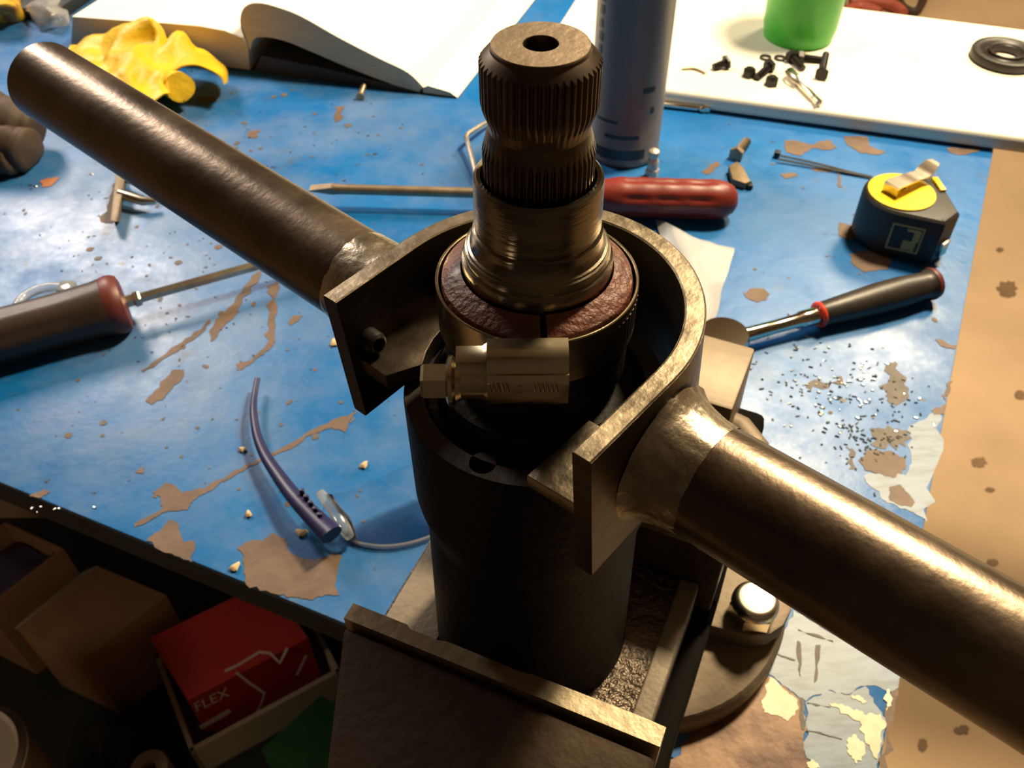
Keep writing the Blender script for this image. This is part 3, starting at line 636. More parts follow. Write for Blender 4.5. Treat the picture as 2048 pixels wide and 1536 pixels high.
part('screw', join(xf(hexhead(0.0255*k, 0.034*k, 0.12), zframe((HX0-0.012*k, yc-0.002*k, zq-0.002*k), (-1, 0, 0), (0, 0.3, 1))),
                   xf(lathe([(0, 0), (0.028*k, 0), (0.034*k, 0.003*k), (0.034*k, 0.008*k), (0.028*k, 0.012*k), (0.024*k, 0.019*k), (0, 0.019*k)], 32), zframe((HX0-0.013*k, yc-0.002*k, zq-0.002*k), (1, 0, 0)))), M['clamp'], hc, smooth=25)
part('saddle', hexa([(HX0+0.05*k, yc+0.012*k, 0.004*k), (HX1-0.004*k, yc+0.012*k, 0.004*k), (HX1-0.004*k, yc+0.029*k, 0.004*k), (HX0+0.05*k, yc+0.029*k, 0.004*k),
                     (HX0+0.05*k, yc+0.012*k, 0.076*k), (HX1-0.004*k, yc+0.012*k, 0.076*k), (HX1-0.004*k, yc+0.029*k, 0.076*k), (HX0+0.05*k, yc+0.029*k, 0.076*k)]), M['clamp'], hc)

# ================================================================== T-HANDLE TOOL: bent strap with two welded pipes
bd = Vector((0.66416, 0.74653, 0.03985)).normalized(); bn = Vector((-0.74519, 0.66536, -0.04471)).normalized(); bN = bd.cross(bn).normalized()
BM = frame(D3((0.02124, 0.99536, -0.85091)), bd, bn, bN)
tool = thing('spanner_tool', 'home made spanner of bent steel strap with two welded pipe handles around the shaft', 'spanner', BM)
Ro, th, hb = 0.2556*k, 0.030*k, 0.250*k
Rm = Ro-th/2; st = []; Z = Vector((0, 0, 1))
for j in range(10): st.append((Vector((-0.168*k+0.168*k*j/10, Rm, 0)), Vector((0, 1, 0)), Z))
for j in range(41):
    a = math.pi/2-math.pi*j/40; d = Vector((math.cos(a), math.sin(a), 0)); st.append((d*Rm, d, Z))
for j in range(1, 11): st.append((Vector((-0.176*k*j/10, -Rm, 0)), Vector((0, -1, 0)), Z))
e = 0.0028*k; hth = th/2
part('strap', sweep([(-hth, -hb+e), (-hth+e, -hb), (hth-e, -hb), (hth, -hb+e), (hth, -0.002*k), (-hth, -0.002*k)], st), M['plate'], tool)
part('sawn_edge', sweep([(-hth, -0.002*k), (hth, -0.002*k), (hth, -e), (hth-e, 0), (-hth+e, 0), (-hth, -e)], st), M['steel_edge'], tool, label='bright sawn upper edge of the strap')
tb = 0.030*k
arc = [(0.168*math.cos(math.radians(a)), 0.168*math.sin(math.radians(a))) for a in (128, 118, 108, 98, 90, 84)]
part('stop_tab', prism([(x*k, y*k) for x, y in [(-0.155, 0.2256), (-0.157, 0.160)]+arc+[(0.03, 0.2256)]], -0.122*k-tb, -0.122*k, 0.0004), M['plate'], tool)
part('stop_tab', prism([(x*k, y*k) for x, y in [(-0.036, -0.2256), (-0.036, -0.142), (-0.169, -0.138), (-0.166, -0.2256)]], -0.122*k-tb*0.9, -0.122*k, 0.0004), M['steel_edge'], tool)
bo = zframe((-0.128*k, 0.226*k, -0.100*k), (-0.10, -1, 0.05), (0, 0, 1))
part('stud', xf(lathe([(0, 0.016*k), (0.0085*k, 0.016*k), (0.0095*k, 0.027*k), (0.0130*k, 0.029*k), (0.0175*k, 0.025*k), (0.0190*k, 0.018*k), (0.0188*k, 0), (0, 0)], 32), bo), M['black_bolt'], tool)
pr_, pu, ph = 0.0838*k, -0.0151*k, -0.1372*k
dl = Vector((-0.0369, 1, 0.1137)).normalized(); dr = Vector((0.0006, -1, -0.022)).normalized()
for dv, t0, L in ((dl, 1, 1.085*k), (dr, -1, 1.05*k)):
    o0 = Vector((pu, t0*Rm, ph)); o1 = Vector((pu, t0*Ro, ph))
    part('handle_pipe', xf(lathe([(pr_*0.78, 0), (pr_, 0), (pr_, L*0.35), (pr_, L*0.7), (pr_, L-0.0012), (pr_-0.0010, L), (pr_*0.80, L), (pr_*0.78, L-0.001), (pr_*0.78, 0)], 64), zframe(o0+dv*0.0006, dv, (0, 0, 1))), M['pipe'], tool)
    rr = random.Random(3 if t0 > 0 else 5)
    nz = [[rr.uniform(0.85, 1.15) for _ in range(12)] for _ in range(72)]
    part('weld_bead', xf(torus(pr_+0.0002, 0.0022 if t0 < 0 else 0.0014, 72, 12, mod=lambda i, q: 0.6*nz[i % 72][0]+0.4*nz[i % 72][q]), zframe(o1+dv*0.0008, dv, (0, 0, 1))), M['weld'], tool, smooth=60, label='rough bright weld bead')
# the ground, filled weld shoulder round the near pipe and the bright collar on the far one
rr = random.Random(9)
def wm(amp): return lambda i, r, z: (r*(1+amp*(noise.noise(Vector((i*0.35, z*900, 3))))), z)
part('weld_shoulder', xf(lathe([(pr_*1.30, 0), (pr_*1.22, 0.0012), (pr_*1.14, 0.0030), (pr_*1.075, 0.0056), (pr_*1.03, 0.0086), (pr_*1.002, 0.0120)], 80, wm(0.03)), zframe(Vector((pu, -Ro, ph)), dr, (0, 0, 1))), M['weld'], tool, smooth=60)
part('weld_collar', xf(lathe([(pr_*1.16, 0), (pr_*1.10, 0.002), (pr_*1.055, 0.006), (pr_*1.035, 0.013), (pr_*1.03, 0.0185), (pr_*0.99, 0.0205)], 80, wm(0.018)), zframe(Vector((pu, Ro, ph)), dl, (0, 0, 1))), M['weld'], tool, smooth=60)

# ================================================================== OPEN BOOK
bp0, bp1 = G(137, 95), G(915, 197)
bx = (bp1-bp0).normalized(); by = Vector((-bx.y, bx.x, 0)); BLn = (bp1-bp0).length
ga, gb = G(915, 197), G(1070, 0); gd = (gb-ga).normalized()
BKM = frame(bp0, bx, by, (0, 0, 1)); book = thing('open_book', 'thick open paperback manual with white pages, right leaves curling up', 'book', BKM)
gdl = Vector((gd.dot(bx), gd.dot(by), 0))
def bk(px, py):
    p = RP(px, py, bp0, by) - bp0; return (p.dot(bx), max(p.z, 0.0))
DEP = 0.27
def extr(prof, n=4):
    st = [(gdl*(DEP*j/n)) for j in range(n+1)]; m = len(prof); V = []; F = []
    for o in st:
        for a, z in prof: V.append(Vector((a, 0, z))+o)
    for i in range(n):
        for q in range(m): l = (q+1) % m; F.append((i*m+q, i*m+l, (i+1)*m+l, (i+1)*m+q))
    F.append(tuple(range(m))); F.append(tuple(n*m+q for q in reversed(range(m)))); return V, F
lt = [bk(*p) for p in [(145, 34), (225, 40), (330, 47), (400, 53), (450, 62), (485, 76), (496, 92)]]
lb = [bk(*p) for p in [(495, 120), (480, 128), (330, 112), (160, 100), (140, 88)]]
left = [(a, min(z, 0.06)) for a, z in lt]+[(a, 0.0012) for a, z in lb]
blk = part('page_block', extr(left), M['page_edge'], book)
top_strip = lt
def sheet(top_, t=0.0006, y0=-0.0004):
    n = len(top_); V = []; F = []; st = [gdl*(DEP*1.002*j/4)+Vector((0, y0, 0)) for j in range(5)]
    prof = [(a, z+t) for a, z in top_]+[(a, z) for a, z in top_[::-1]]; m = len(prof)
    for o in st:
        for a, z in prof: V.append(Vector((a, 0, z))+o)
    for i in range(4):
        for q in range(m): l = (q+1) % m; F.append((i*m+q, i*m+l, (i+1)*m+l, (i+1)*m+q))
    F.append(tuple(range(m))); F.append(tuple(4*m+q for q in reversed(range(m)))); return V, F
part('page', sheet(lt), M['page'], book)
curl = [bk(*p) for p in [(497, 92), (484, 62), (481, 40), (486, 20), (500, 9), (520, 7), (545, 12), (600, 32), (680, 77), (760, 118), (815, 145), (846, 174)]]
inner = [bk(*p) for p in [(836, 186), (800, 174), (740, 152), (680, 128), (620, 102), (570, 82), (530, 74), (508, 78), (500, 100)]]
curl = [(p.x, p.y) for p in smooth_path([Vector((a, z, 0)) for a, z in curl], 4)]
inner = [(p.x, p.y) for p in smooth_path([Vector((a, z, 0)) for a, z in inner], 4)]
part('curled_leaves', extr(curl+inner), M['page_edge'], book)
part('page', sheet(curl), M['page'], book)
r_end = [bk(*p) for p in [(846, 176), (856, 172), (880, 179), (900, 185), (915, 196)]]
part('page_block', extr([(a, z) for a, z in r_end]+[(r_end[-1][0], 0.0012), (r_end[0][0], 0.0012)]), M['page_edge'], book)
part('page', sheet(r_end), M['page'], book)
part('cover', extr([(0.004, 0.0002), (r_end[-1][0]-0.002, 0.0002), (r_end[-1][0]-0.002, 0.0012), (0.004, 0.0012)]), M['cover'], book)
part('curl_shade', extr([(bk(500, 100)[0], 0.0012), (bk(840, 192)[0], 0.0012), (bk(800, 178)[0], 0.004), (bk(640, 130)[0], 0.012), (bk(520, 100)[0], 0.016)]), M['cover'], book, label='dark fill painting the shade inside the curl')  # solid dark fill stands in for shade under the curled leaves

# ================================================================== YELLOW GLOVE
rows = [
    [(140, 95, .80), (200, 75, .80), (250, 70, .80), (290, 60, .79), (330, 88, .785), (370, 92, .785), (420, 112, .775)],
    [(135, 103, .775), (180, 78, .775), (238, 66, .772), (290, 37, .768), (325, 82, .765), (365, 72, .768), (400, 100, .762)],
    [(135, 122, .745), (190, 112, .748), (245, 98, .744), (303, 88, .752), (316, 112, .738), (352, 94, .752), (390, 112, .752)],
    [(140, 150, .715), (200, 138, .722), (250, 128, .716), (285, 118, .728), (318, 136, .722), (345, 120, .735), (372, 126, .742)],
    [(160, 190, .69), (220, 176, .692), (262, 165, .698), (288, 176, .700), (318, 152, .712), (335, 158, .716), (345, 148, .722)],
    [(180, 230, .675), (240, 215, .680), (280, 208, .684), (300, 198, .688), (318, 190, .692), (332, 188, .697), (340, 176, .704)]]
gl = [[RY(p[0], p[1], p[2]-0.035) for p in r] for r in rows]
for r in gl:
    for p in r: p.z = max(p.z, 0.0015)
glove = thing('rubber_glove', 'crumpled yellow rubber glove lying in front of the open book', 'glove', loc(*gl[3][3].xy, 0))
g = grid(gl, 5, 0.0012, 0.0065, 48)
for v in g[0]: v.z = max(v.z, 0.0006)
part('palm', g, M['yellow'], glove, world=True, smooth=50)
cf = [[RY(p[0], p[1], p[2]-0.030) for p in r] for r in [
    [(338, 128, .755), (362, 106, .765), (395, 100, .768), (425, 112, .765), (448, 138, .755), (452, 166, .735)],
    [(335, 140, .735), (360, 120, .742), (395, 112, .745), (425, 125, .742), (445, 146, .735), (449, 168, .722)],
    [(340, 152, .715), (362, 136, .720), (392, 130, .722), (420, 142, .720), (440, 156, .716), (447, 170, .712)]]]
g = grid(cf, 5, 0.0012, 0.0015, 60)
for v in g[0]: v.z = max(v.z, 0.0006)
part('cuff', g, M['yellow'], glove, world=True, smooth=50)
fp = [RY(300, 150, .722), RY(325, 160, .706), RY(346, 168, .690), RY(360, 174, .678)]
vf = tube(fp, [0.0100, 0.0105, 0.0115, 0.0118], 18, False)
vi = tube(fp[::-1], [0.0100, 0.0098, 0.009, 0.0085], 18, False)
vv = join(vf, vi); n_ = len(vf[0]); vv[1].extend([(n_-18+q, n_-18+(q+1) % 18, n_+(q+1) % 18, n_+q) for q in range(18)])
for v in vv[0]: v += Vector(noise.noise_vector(v*90))*0.0015; v.z = max(v.z, 0.0006)
part('finger', vv, M['yellow'], glove, world=True, smooth=50)

# ================================================================== SPRAY CAN
cb = G(1246, 300); cr = 0.0272
can = thing('spray_can', 'grey blue aerosol can standing on the bench behind the splined shaft', 'spray can', loc(cb.x, cb.y, 0))
part('can_wall', lathe([(0, 0.004), (cr*0.86, 0.002), (cr*0.93, 0.0004), (cr*0.97, 0.0006), (cr, 0.003), (cr, 0.0045), (cr*0.985, 0.006), (cr*0.985, 0.150), (cr, 0.152), (cr, 0.154), (cr*0.9, 0.162), (cr*0.7, 0.170), (cr*0.5, 0.173), (0, 0.174)], 64), M['can'], can)
part('cap', lathe([(cr*0.86, 0.160), (cr*0.90, 0.162), (cr*0.88, 0.195), (cr*0.8, 0.199), (0, 0.2)], 48), M['can_dark'], can)
def cstrip(a0, a1, z0, z1, n=8, off=0.0003):
    V = []; F = []
    for j in range(n+1):
        a = math.radians(a0+(a1-a0)*j/n)
        for z in (z0, z1): V.append(Vector(((cr*0.985+off)*math.cos(a), (cr*0.985+off)*math.sin(a), z)))
    for j in range(n): F.append((2*j, 2*j+2, 2*j+3, 2*j+1))
    return V, F
for q in ((-130, -75, 0.024, 0.027), (-75, -55, 0.060, 0.064), (-150, -62, 0.007, 0.015), (-60, -52, 0.043, 0.048), (-150, -110, 0.036, 0.038)): part('print_band', cstrip(*q), M['can_dark'], can)
for j in range(7): part('print_letter', cstrip(-158, -150+(j % 3), 0.075+j*0.009, 0.081+j*0.009, 3), M['can_dark'], can, smooth=0)

# ================================================================== CUTTING BOARD and what lies on it
TB = 0.015
b_f0, b_f1 = G(1424, 226), G(1982, 303); bfd = (b_f1-b_f0).normalized()
b_l0, b_l1 = G(1117, 45, TB), G(1146, 0, TB)
def isect(p, d, q, e):
    den = d.x*e.y-d.y*e.x; t = ((q.x-p.x)*e.y-(q.y-p.y)*e.x)/den; return p+d*t
bld = (b_l1-b_l0).normalized()
c_fl = isect(b_f0, bfd, b_l0, bld); b_b0, b_b1 = G(1690, 11, TB), G(2048, 56, TB)
c_bl = isect(b_l0, bld, b_b0, (b_b1-b_b0).normalized()); c_fr = c_fl+bfd*0.75; c_br = c_bl+(b_b1-b_b0).normalized()*0.75
board = solo('cutting_board', prism([(p.x, p.y) for p in (c_fl, c_fr, c_br, c_bl)], 0.0004, TB, 0.0068, 5), M['board'], 'thick white plastic cutting board with rounded edge across the back of the bench', 'board')
cc = G(1595, 72, TB)
rc = 0.0305
cup = thing('green_cup', 'translucent green plastic cup standing on the white board', 'cup', loc(cc.x, cc.y, TB))
part('cup_wall', lathe([(0, 0.003), (rc-0.003, 0.003), (rc+0.0015, 0.12), (rc+0.0032, 0.121), (rc+0.0045, 0.12), (rc+0.001, 0.012), (rc-0.001, 0.0005), (rc-0.004, 0.0003), (rc-0.006, 0.0015), (0, 0.0015)], 64), M['cup'], cup)
part('cup_rim', xf(torus(rc+0.0032, 0.0017, 64, 8), loc(0, 0, 0.1205)), M['cup'], cup)

def bolt(label, head, tip, m, hr=0.0052, hl=0.0042, sr=0.003, grp='loose bolts on the white board', z=TB, lift=None):
    h, t = G(*head, z+hr*0.85), G(*tip, z+(lift if lift is not None else sr)); d = (t-h).normalized(); L = (t-h).length
    o = thing('bolt', label, 'bolt', zframe(h, d, (0, 0, 1)), grp)
    part('bolt_head', join(hexhead(hr, hl), ([], [])), m, o, smooth=20); part('shank', threads(sr, hl, hl+max(L, 0.006)), m, o)
    return o
bolt('short bolt with pale flat head nearest the small wire on white board', (1455, 123), (1431, 133), M['black_bolt'], 0.0062, 0.0022)
def upright(label, px, py, z=TB, hr=0.0056, grp='loose bolts on the white board'):
    p = G(px, py, z+0.006); o = thing('bolt', label, 'bolt', frame((p.x, p.y, z), (1, 0, 0), (0, 1, 0), (0, 0, 1)) @ Matrix.Rotation(random.random(), 4, 'Z'), grp)
    part('bolt_head', xf(hexhead(hr, 0.006), loc(0, 0, 0.0002)), M['black_bolt'], o, smooth=20); part('shank', lathe([(0, 0.0062), (0.0035, 0.0062), (0.0033, 0.0075), (0, 0.0077)], 20), M['black_bolt'], o)
upright('black hex bolt head left of the angled black bolt on white board', 1500, 139)
upright('black hex bolt head below the angled black bolt on white board', 1545, 156)
bolt('angled black bolt between two black hex heads on white board', (1541, 130), (1519, 150), M['black_bolt'], 0.0054, 0.0045)
bolt('black bolt lying to the right at the foot of the green cup', (1596, 113), (1631, 118), M['black_bolt'], 0.0050, 0.0045)
bolt('black bolt with shank toward viewer at the foot of the green cup', (1581, 110), (1600, 131), M['black_bolt'], 0.0058, 0.0050)
bolt('black pan head bolt with shank pointing away, alone right of the steel pin', (1643, 150), (1651, 112), M['black_bolt'], 0.0058, 0.0036)
for (px, py, lab) in ((1531, 115, 'black o-ring above the angled bolt on white board'), (1560, 116, 'black o-ring touching the bolts by the green cup')):
    p = G(px, py, TB+0.001); solo('o_ring', xf(torus(0.0040, 0.0010, 28, 8), loc(p.x, p.y, TB+0.0011)), M['rubber'], lab, 'o-ring', 'o-rings on the white board')
p0, p1, p2 = G(1578, 143, TB+0.004), G(1600, 166, TB+0.004), G(1639, 207, TB+0.0032)
pin = thing('steel_pin', 'stepped bright steel pin pointing to viewer on white board', 'pin', zframe(p0, p2-p0, (0, 0, 1)))
Lp = (p2-p0).length
part('pin_body', lathe([(0, 0), (0.0036, 0), (0.0040, 0.0006), (0.0040, Lp*0.33), (0.0029, Lp*0.36), (0.0029, Lp*0.84), (0.0023, Lp*0.85), (0.0023, Lp*0.88), (0.0030, Lp*0.89), (0.0030, Lp*0.99), (0.0024, Lp), (0, Lp)], 24), M['bright'], pin)
part('pin_clip', tube([Vector((0.002, 0.0045, Lp*0.05)), Vector((0.002, 0.0062, Lp*0.2)), Vector((0.002, 0.0036, Lp*0.4))], 0.0012, 8), M['bright'], pin)
solo('wire_offcut', tube(smooth_path([G(x, y, TB+0.001) for x, y in ((1364, 138), (1383, 137), (1398, 141), (1410, 147))], 5), 0.0011, 8), M['old_steel'], 'short bent wire offcut at the left of the white board', 'wire')
p = G(2012, 108, TB+0.005)
seal = thing('oil_seal', 'black rubber oil seal ring at the right end of white board', 'seal', loc(p.x, p.y, TB))
part('seal_body', lathe([(0.0135, 0.0005), (0.0265, 0.0003), (0.0278, 0.0015), (0.0280, 0.006), (0.0270, 0.0078), (0.0240, 0.0085), (0.0205, 0.0075), (0.0175, 0.0050), (0.0150, 0.0062), (0.0135, 0.0078), (0.0122, 0.0070), (0.0122, 0.0015), (0.0135, 0.0005)], 64), M['rubber'], seal)
part('seal_lip', xf(torus(0.0138, 0.0011, 48, 8), loc(0, 0, 0.0075)), M['rubber'], seal)

# rod lying along the front of the board
rp0, rp1 = G(1318, 207, 0.003), G(1422, 219, 0.003)
rd = (rp1-rp0); rod = thing('drive_extension', 'thin chrome drive extension lying against front edge of white board', 'extension bar', zframe(rp0-rd*0.8, rd, (0, 0, 1)))
Lr = rd.length*1.8
part('rod', lathe([(0, 0), (0.0026, 0), (0.0026, Lr*0.86), (0.0020, Lr*0.87), (0.0020, Lr*0.89), (0, Lr*0.89)], 24), M['chrome'], rod)
part('square_tip', join(lathe([(0, Lr*0.885), (0.0030, Lr*0.885), (0.0032, Lr*0.90), (0.0032, Lr*0.93), (0, Lr*0.935)], 24), box(-0.0018, 0.0018, -0.0018, 0.0018, Lr*0.93, Lr*0.99, 0.0003)), M['chrome'], rod)

# ================================================================== TAPE MEASURE
ZT = 0.035
tc_ = G(1806, 385, ZT); tr = (G(1722, 378, ZT)-tc_).length*0.93
n1, n2 = G(1922, 424, ZT), G(1893, 446, ZT)
tm_ = thing('tape_measure', 'black and yellow tape measure lying flat, belt clip up, near bench corner', 'tape measure', loc(tc_.x, tc_.y, 0))
nl1, nl2 = n1-tc_, n2-tc_
circ = [Vector((tr*math.cos(a), tr*math.sin(a), 0)) for a in [2*math.pi*i/48 for i in range(48)]]
def hull(P):
    P = sorted([(p.x, p.y) for p in P]); lo = []; up = []
    for s_, out in ((P, lo), (P[::-1], up)):
        for p in s_:
            while len(out) > 1 and (out[-1][0]-out[-2][0])*(p[1]-out[-2][1])-(out[-1][1]-out[-2][1])*(p[0]-out[-2][0]) <= 0: out.pop()
            out.append(p)
    return lo[:-1]+up[:-1]
na = (nl1-nl2).normalized()*0.003
n3, n4 = G(1876, 350, ZT)-tc_, G(1896, 384, ZT)-tc_
hp = hull(circ+[nl1, nl1-na*0.3, nl2, nl2+na*0.3, n3, n4])
part('case', prism(hp, 0.001, ZT, 0.004, 3), M['tape_black'], tm_)
yc_ = [(0.86*tr*math.cos(a)-0.001, 0.86*tr*math.sin(a)) for a in [2*math.pi*i/48 for i in range(48)]]
part('side_plate', prism(yc_, ZT-0.002, ZT+0.0010, 0.0005), M['tape_yellow'], tm_, label='yellow side plate')
ca, cb_ = G(1868, 358, ZT)-tc_, G(1886, 384, ZT)-tc_; cd_ = (cb_-ca).normalized(); cn = Vector((-cd_.y, cd_.x, 0))
part('lock_button', hexa([(*(ca+cn*s).xy, z) if i < 2 else (*(cb_+cn*s).xy, z) for z in (ZT-0.002, ZT+0.0018) for i, s in enumerate((-0.002, 0.002, 0.002, -0.002))], 0.0006), M['tape_yellow'], tm_)
k0, k1 = G(1782, 376, ZT+0.006)-tc_, G(1862, 341, ZT+0.006)-tc_; kd = Vector((k1.x-k0.x, k1.y-k0.y, 0)); kl = kd.length; kd.normalize(); kn = Vector((-kd.y, kd.x, 0))
st = [(Vector((k0.x, k0.y, ZT+z))+kd*(kl*t), kn*w, Vector((0, 0, 1))) for t, z, w in ((0.0, 0.0010, 1.0), (0.0, 0.0075, 1.0), (0.06, 0.0085, 1.0), (0.45, 0.0075, 0.9), (0.72, 0.0062, 0.85), (0.85, 0.0085, 1.0), (0.95, 0.0115, 0.9), (1.05, 0.0120, 0.5))]
clip = part('belt_clip', sweep([(-0.0058, -0.0005), (0.0058, -0.0005), (0.0058, 0.0005), (-0.0058, 0.0005)], st), M['bright'], tm_)
part('clip_screw', xf(lathe([(0, 0.0022), (0.0022, 0.0020), (0.0030, 0.0008), (0.0030, 0), (0, 0)], 20), loc(k0.x+kd.x*kl*0.35, k0.y+kd.y*kl*0.35, ZT+0.0010)), M['bright'], tm_)
l2_ = math.hypot(nl2.x, nl2.y); a_t = math.atan2(nl2.y, nl2.x)-math.acos(tr/l2_); pt_ = Vector((tr*math.cos(a_t), tr*math.sin(a_t), 0)); on_ = Vector((math.cos(a_t), math.sin(a_t), 0)); ev_ = Vector((nl2.x, nl2.y, 0))-pt_
def side(t0, t1, z0, z1, off):
    return [pt_+ev_*t+on_*off+Vector((0, 0, z)) for t, z in ((t0, z0), (t1, z0), (t1, z1), (t0, z1))], [(0, 1, 2, 3)]
for nm_, q_, m_ in (('side_label', (-0.04, 0.66, 0.0075, 0.0275, 0.0002), 'olive'), ('label_field', (0.0, 0.62, 0.009, 0.026, 0.0004), 'tape_black'), ('label_mark', (0.30, 0.60, 0.0235, 0.0255, 0.0006), 'olive'),
                    ('label_mark', (0.28, 0.56, 0.0095, 0.0165, 0.0006), 'olive'), ('label_mark', (0.46, 0.60, 0.0165, 0.0235, 0.0006), 'olive')):
    part(nm_, side(*q_), M[m_], tm_, smooth=0)
hk = (nl1+nl2)/2; hd = Vector((hk.x, hk.y, 0)).normalized(); hn = Vector((-hd.y, hd.x, 0))
part('end_hook', hexa([tuple(hk.xy+(hd*a+hn*b).xy)+(z,) for z in (0.006, 0.017) for a, b in ((-0.004, -0.004), (0.0025, -0.004), (0.0025, 0.004), (-0.004, 0.004))], 0.0006), M['bright'], tm_)

# ================================================================== CABLE TIE
ct = thing('cable_tie', 'thin black cable tie lying behind the tape measure', 'cable tie', loc(*G(1552, 314).xy, 0))
part('tie_head', xf(box(-0.0022, 0.0022, -0.0026, 0.0026, 0.0003, 0.005, 0.0006), zframe(G(1553, 314), (0, 0, 1), G(1740, 352)-G(1553, 314))), M['nylon'], ct, world=True)
for off in (-4, 4):
    part('tie_strap', tube(smooth_path([G(1556, 314+off, 0.0025), G(1630, 329+off*0.8, 0.0018), G(1700, 345+off*0.3, 0.0015), G(1745, 354, 0.0015)], 4), 0.0012, 8, flat=0.5), M['nylon'], ct, world=True)

# ================================================================== RED SCREWDRIVER
def tool_axis(p0, p1, zr): return zframe(p0, p1-p0, (0, 0, 1))
h1, h0 = G(1474, 400, 0.0145), G(1182, 392, 0.0145)
sd = thing('red_screwdriver', 'flat screwdriver with fluted dark red handle lying behind the steel strap', 'screwdriver', zframe(h1, h0-h1, (0, 0, 1)))
LH = (h0-h1).length; tip = G(638, 371, 0.004); LT = (Vector((tip.x, tip.y, 0))-Vector((h1.x, h1.y, 0))).length
NF = 60
def flute(i, r, z):
    t = z/LH
    if 0.16 < t < 0.80:
        g_ = max(0, math.cos(6*2*math.pi*i/NF))**2; seg_ = abs(math.sin((t-0.16)/0.64*math.pi*3)); return r*(1-0.10*g_*min(1, seg_*1.8)), z
    return r, z
prof = [(0, 0), (0.0055, 0.0003), (0.0095, 0.003), (0.0122, 0.008), (0.0135, 0.014)]+[(0.0138-0.0004*abs(math.sin(j*0.7)), LH*(0.18+0.62*j/18)) for j in range(19)]+[(0.0125, LH*0.88), (0.0105, LH*0.96), (0.0085, LH), (0, LH)]
part('handle', lathe(prof, NF, flute), M['red_handle'], sd)
part('blade', lathe([(0, LH-0.002), (0.0036, LH-0.002), (0.0036, LT-0.022), (0.0040, LT-0.016)], 20), M['old_steel'], sd)
part('blade_tip', hexa([(-0.0030, -0.0030, LT-0.017), (0.0030, -0.0030, LT-0.017), (0.0030, 0.0030, LT-0.017), (-0.0030, 0.0030, LT-0.017), (-0.0005, -0.0034, LT), (0.0005, -0.0034, LT), (0.0005, 0.0034, LT), (-0.0005, 0.0034, LT)]), M['old_steel'], sd)

# ================================================================== RATCHET
r1, r0 = G(1868, 566, 0.0105), G(1636, 630, 0.0095)
rt = thing('ratchet', 'ratchet with black handle and red rings lying right of the vise', 'ratchet', zframe(r0, r1-r0, (0, 0, 1)))
LR = (r1-r0).length
part('grip', lathe([(0, 0.001), (0.0068, 0.001), (0.0075, 0.003), (0.0086, LR*0.25), (0.0098, LR*0.5), (0.0098, LR*0.72), (0.0085, LR*0.90), (0.0088, LR*0.935), (0.0102, LR*0.96), (0, LR*0.96)], 40), M['grip'], rt)
part('end_cap', lathe([(0.0102, LR*0.955), (0.0103, LR*0.97), (0.0096, LR), (0, LR+0.0006)], 40), M['dark_red'], rt)
part('red_collar', xf(torus(0.0066, 0.0016, 32, 10), loc(0, 0, 0.0008)), M['red_ring'], rt)
hh = G(1440, 682, 0.0095); LS = (Vector((hh.x, hh.y, 0))-Vector((r0.x, r0.y, 0))).length
part('shank', lathe([(0, 0), (0.0052, 0), (0.0054, -0.004), (0.0052, -0.012), (0.0044, -0.014), (0.0042, -LS*0.45), (0.0046, -LS*0.72), (0.0060, -LS*0.78), (0.0055, -LS*0.84), (0, -LS*0.84)], 28), M['chrome'], rt)
part('ratchet_head', xf(lathe([(0, -0.0085), (0.012, -0.0085), (0.0145, -0.007), (0.0150, -0.002), (0.0150, 0.004), (0.0140, 0.0065), (0, 0.0070)], 40), loc(0, 0, -LS*0.97) @ Matrix.Rotation(math.pi/2, 4, 'Y')), M['chrome'], rt)

# ================================================================== LEFT SCREWDRIVER
l0, l1 = G(246, 605, 0.0165), G(-60, 690, 0.0165); ld = (l1-l0)
ls = thing('dark_screwdriver', 'large screwdriver with dark brown flared handle at left edge of the bench', 'screwdriver', zframe(l0, ld, (0, 0, 1)))
LL = 0.125
def tri(i, r, z): return (r*(1-0.05*max(0, math.cos(6*2*math.pi*i/60))), z) if 0.02 < z < 0.12 else (r, z)
part('handle', lathe([(0, 0.0), (0.0150, 0.0), (0.0178, 0.002), (0.0180, 0.005), (0.0168, 0.014), (0.0160, 0.035), (0.0162, 0.07), (0.0165, 0.10), (0.0150, 0.118), (0.010, LL), (0, LL+0.001)], 60, tri), M['brown_grip'], ls)
part('flare_rim', lathe([(0, -0.0018), (0.0130, -0.0016), (0.0165, -0.0005), (0.0181, 0.0025), (0.0183, 0.006), (0.0174, 0.0095)], 60), M['dark_red'], ls, label='dull red rim of the handle')
sp = G(515, 526, 0.013); LSh = (Vector((sp.x, sp.y, 0))-Vector((l0.x, l0.y, 0))).length
part('ferrule', lathe([(0, -0.0105), (0.0045, -0.0105), (0.0052, -0.0095), (0.0052, -0.0070), (0.0040, -0.0060), (0.0040, -0.001), (0, -0.001)], 6), M['tool_steel'], ls, smooth=20)
part('blade', lathe([(0, -0.010), (0.0033, -0.010), (0.0033, -LSh*1.5), (0, -LSh*1.5)], 6), M['tool_steel'], ls, smooth=20)

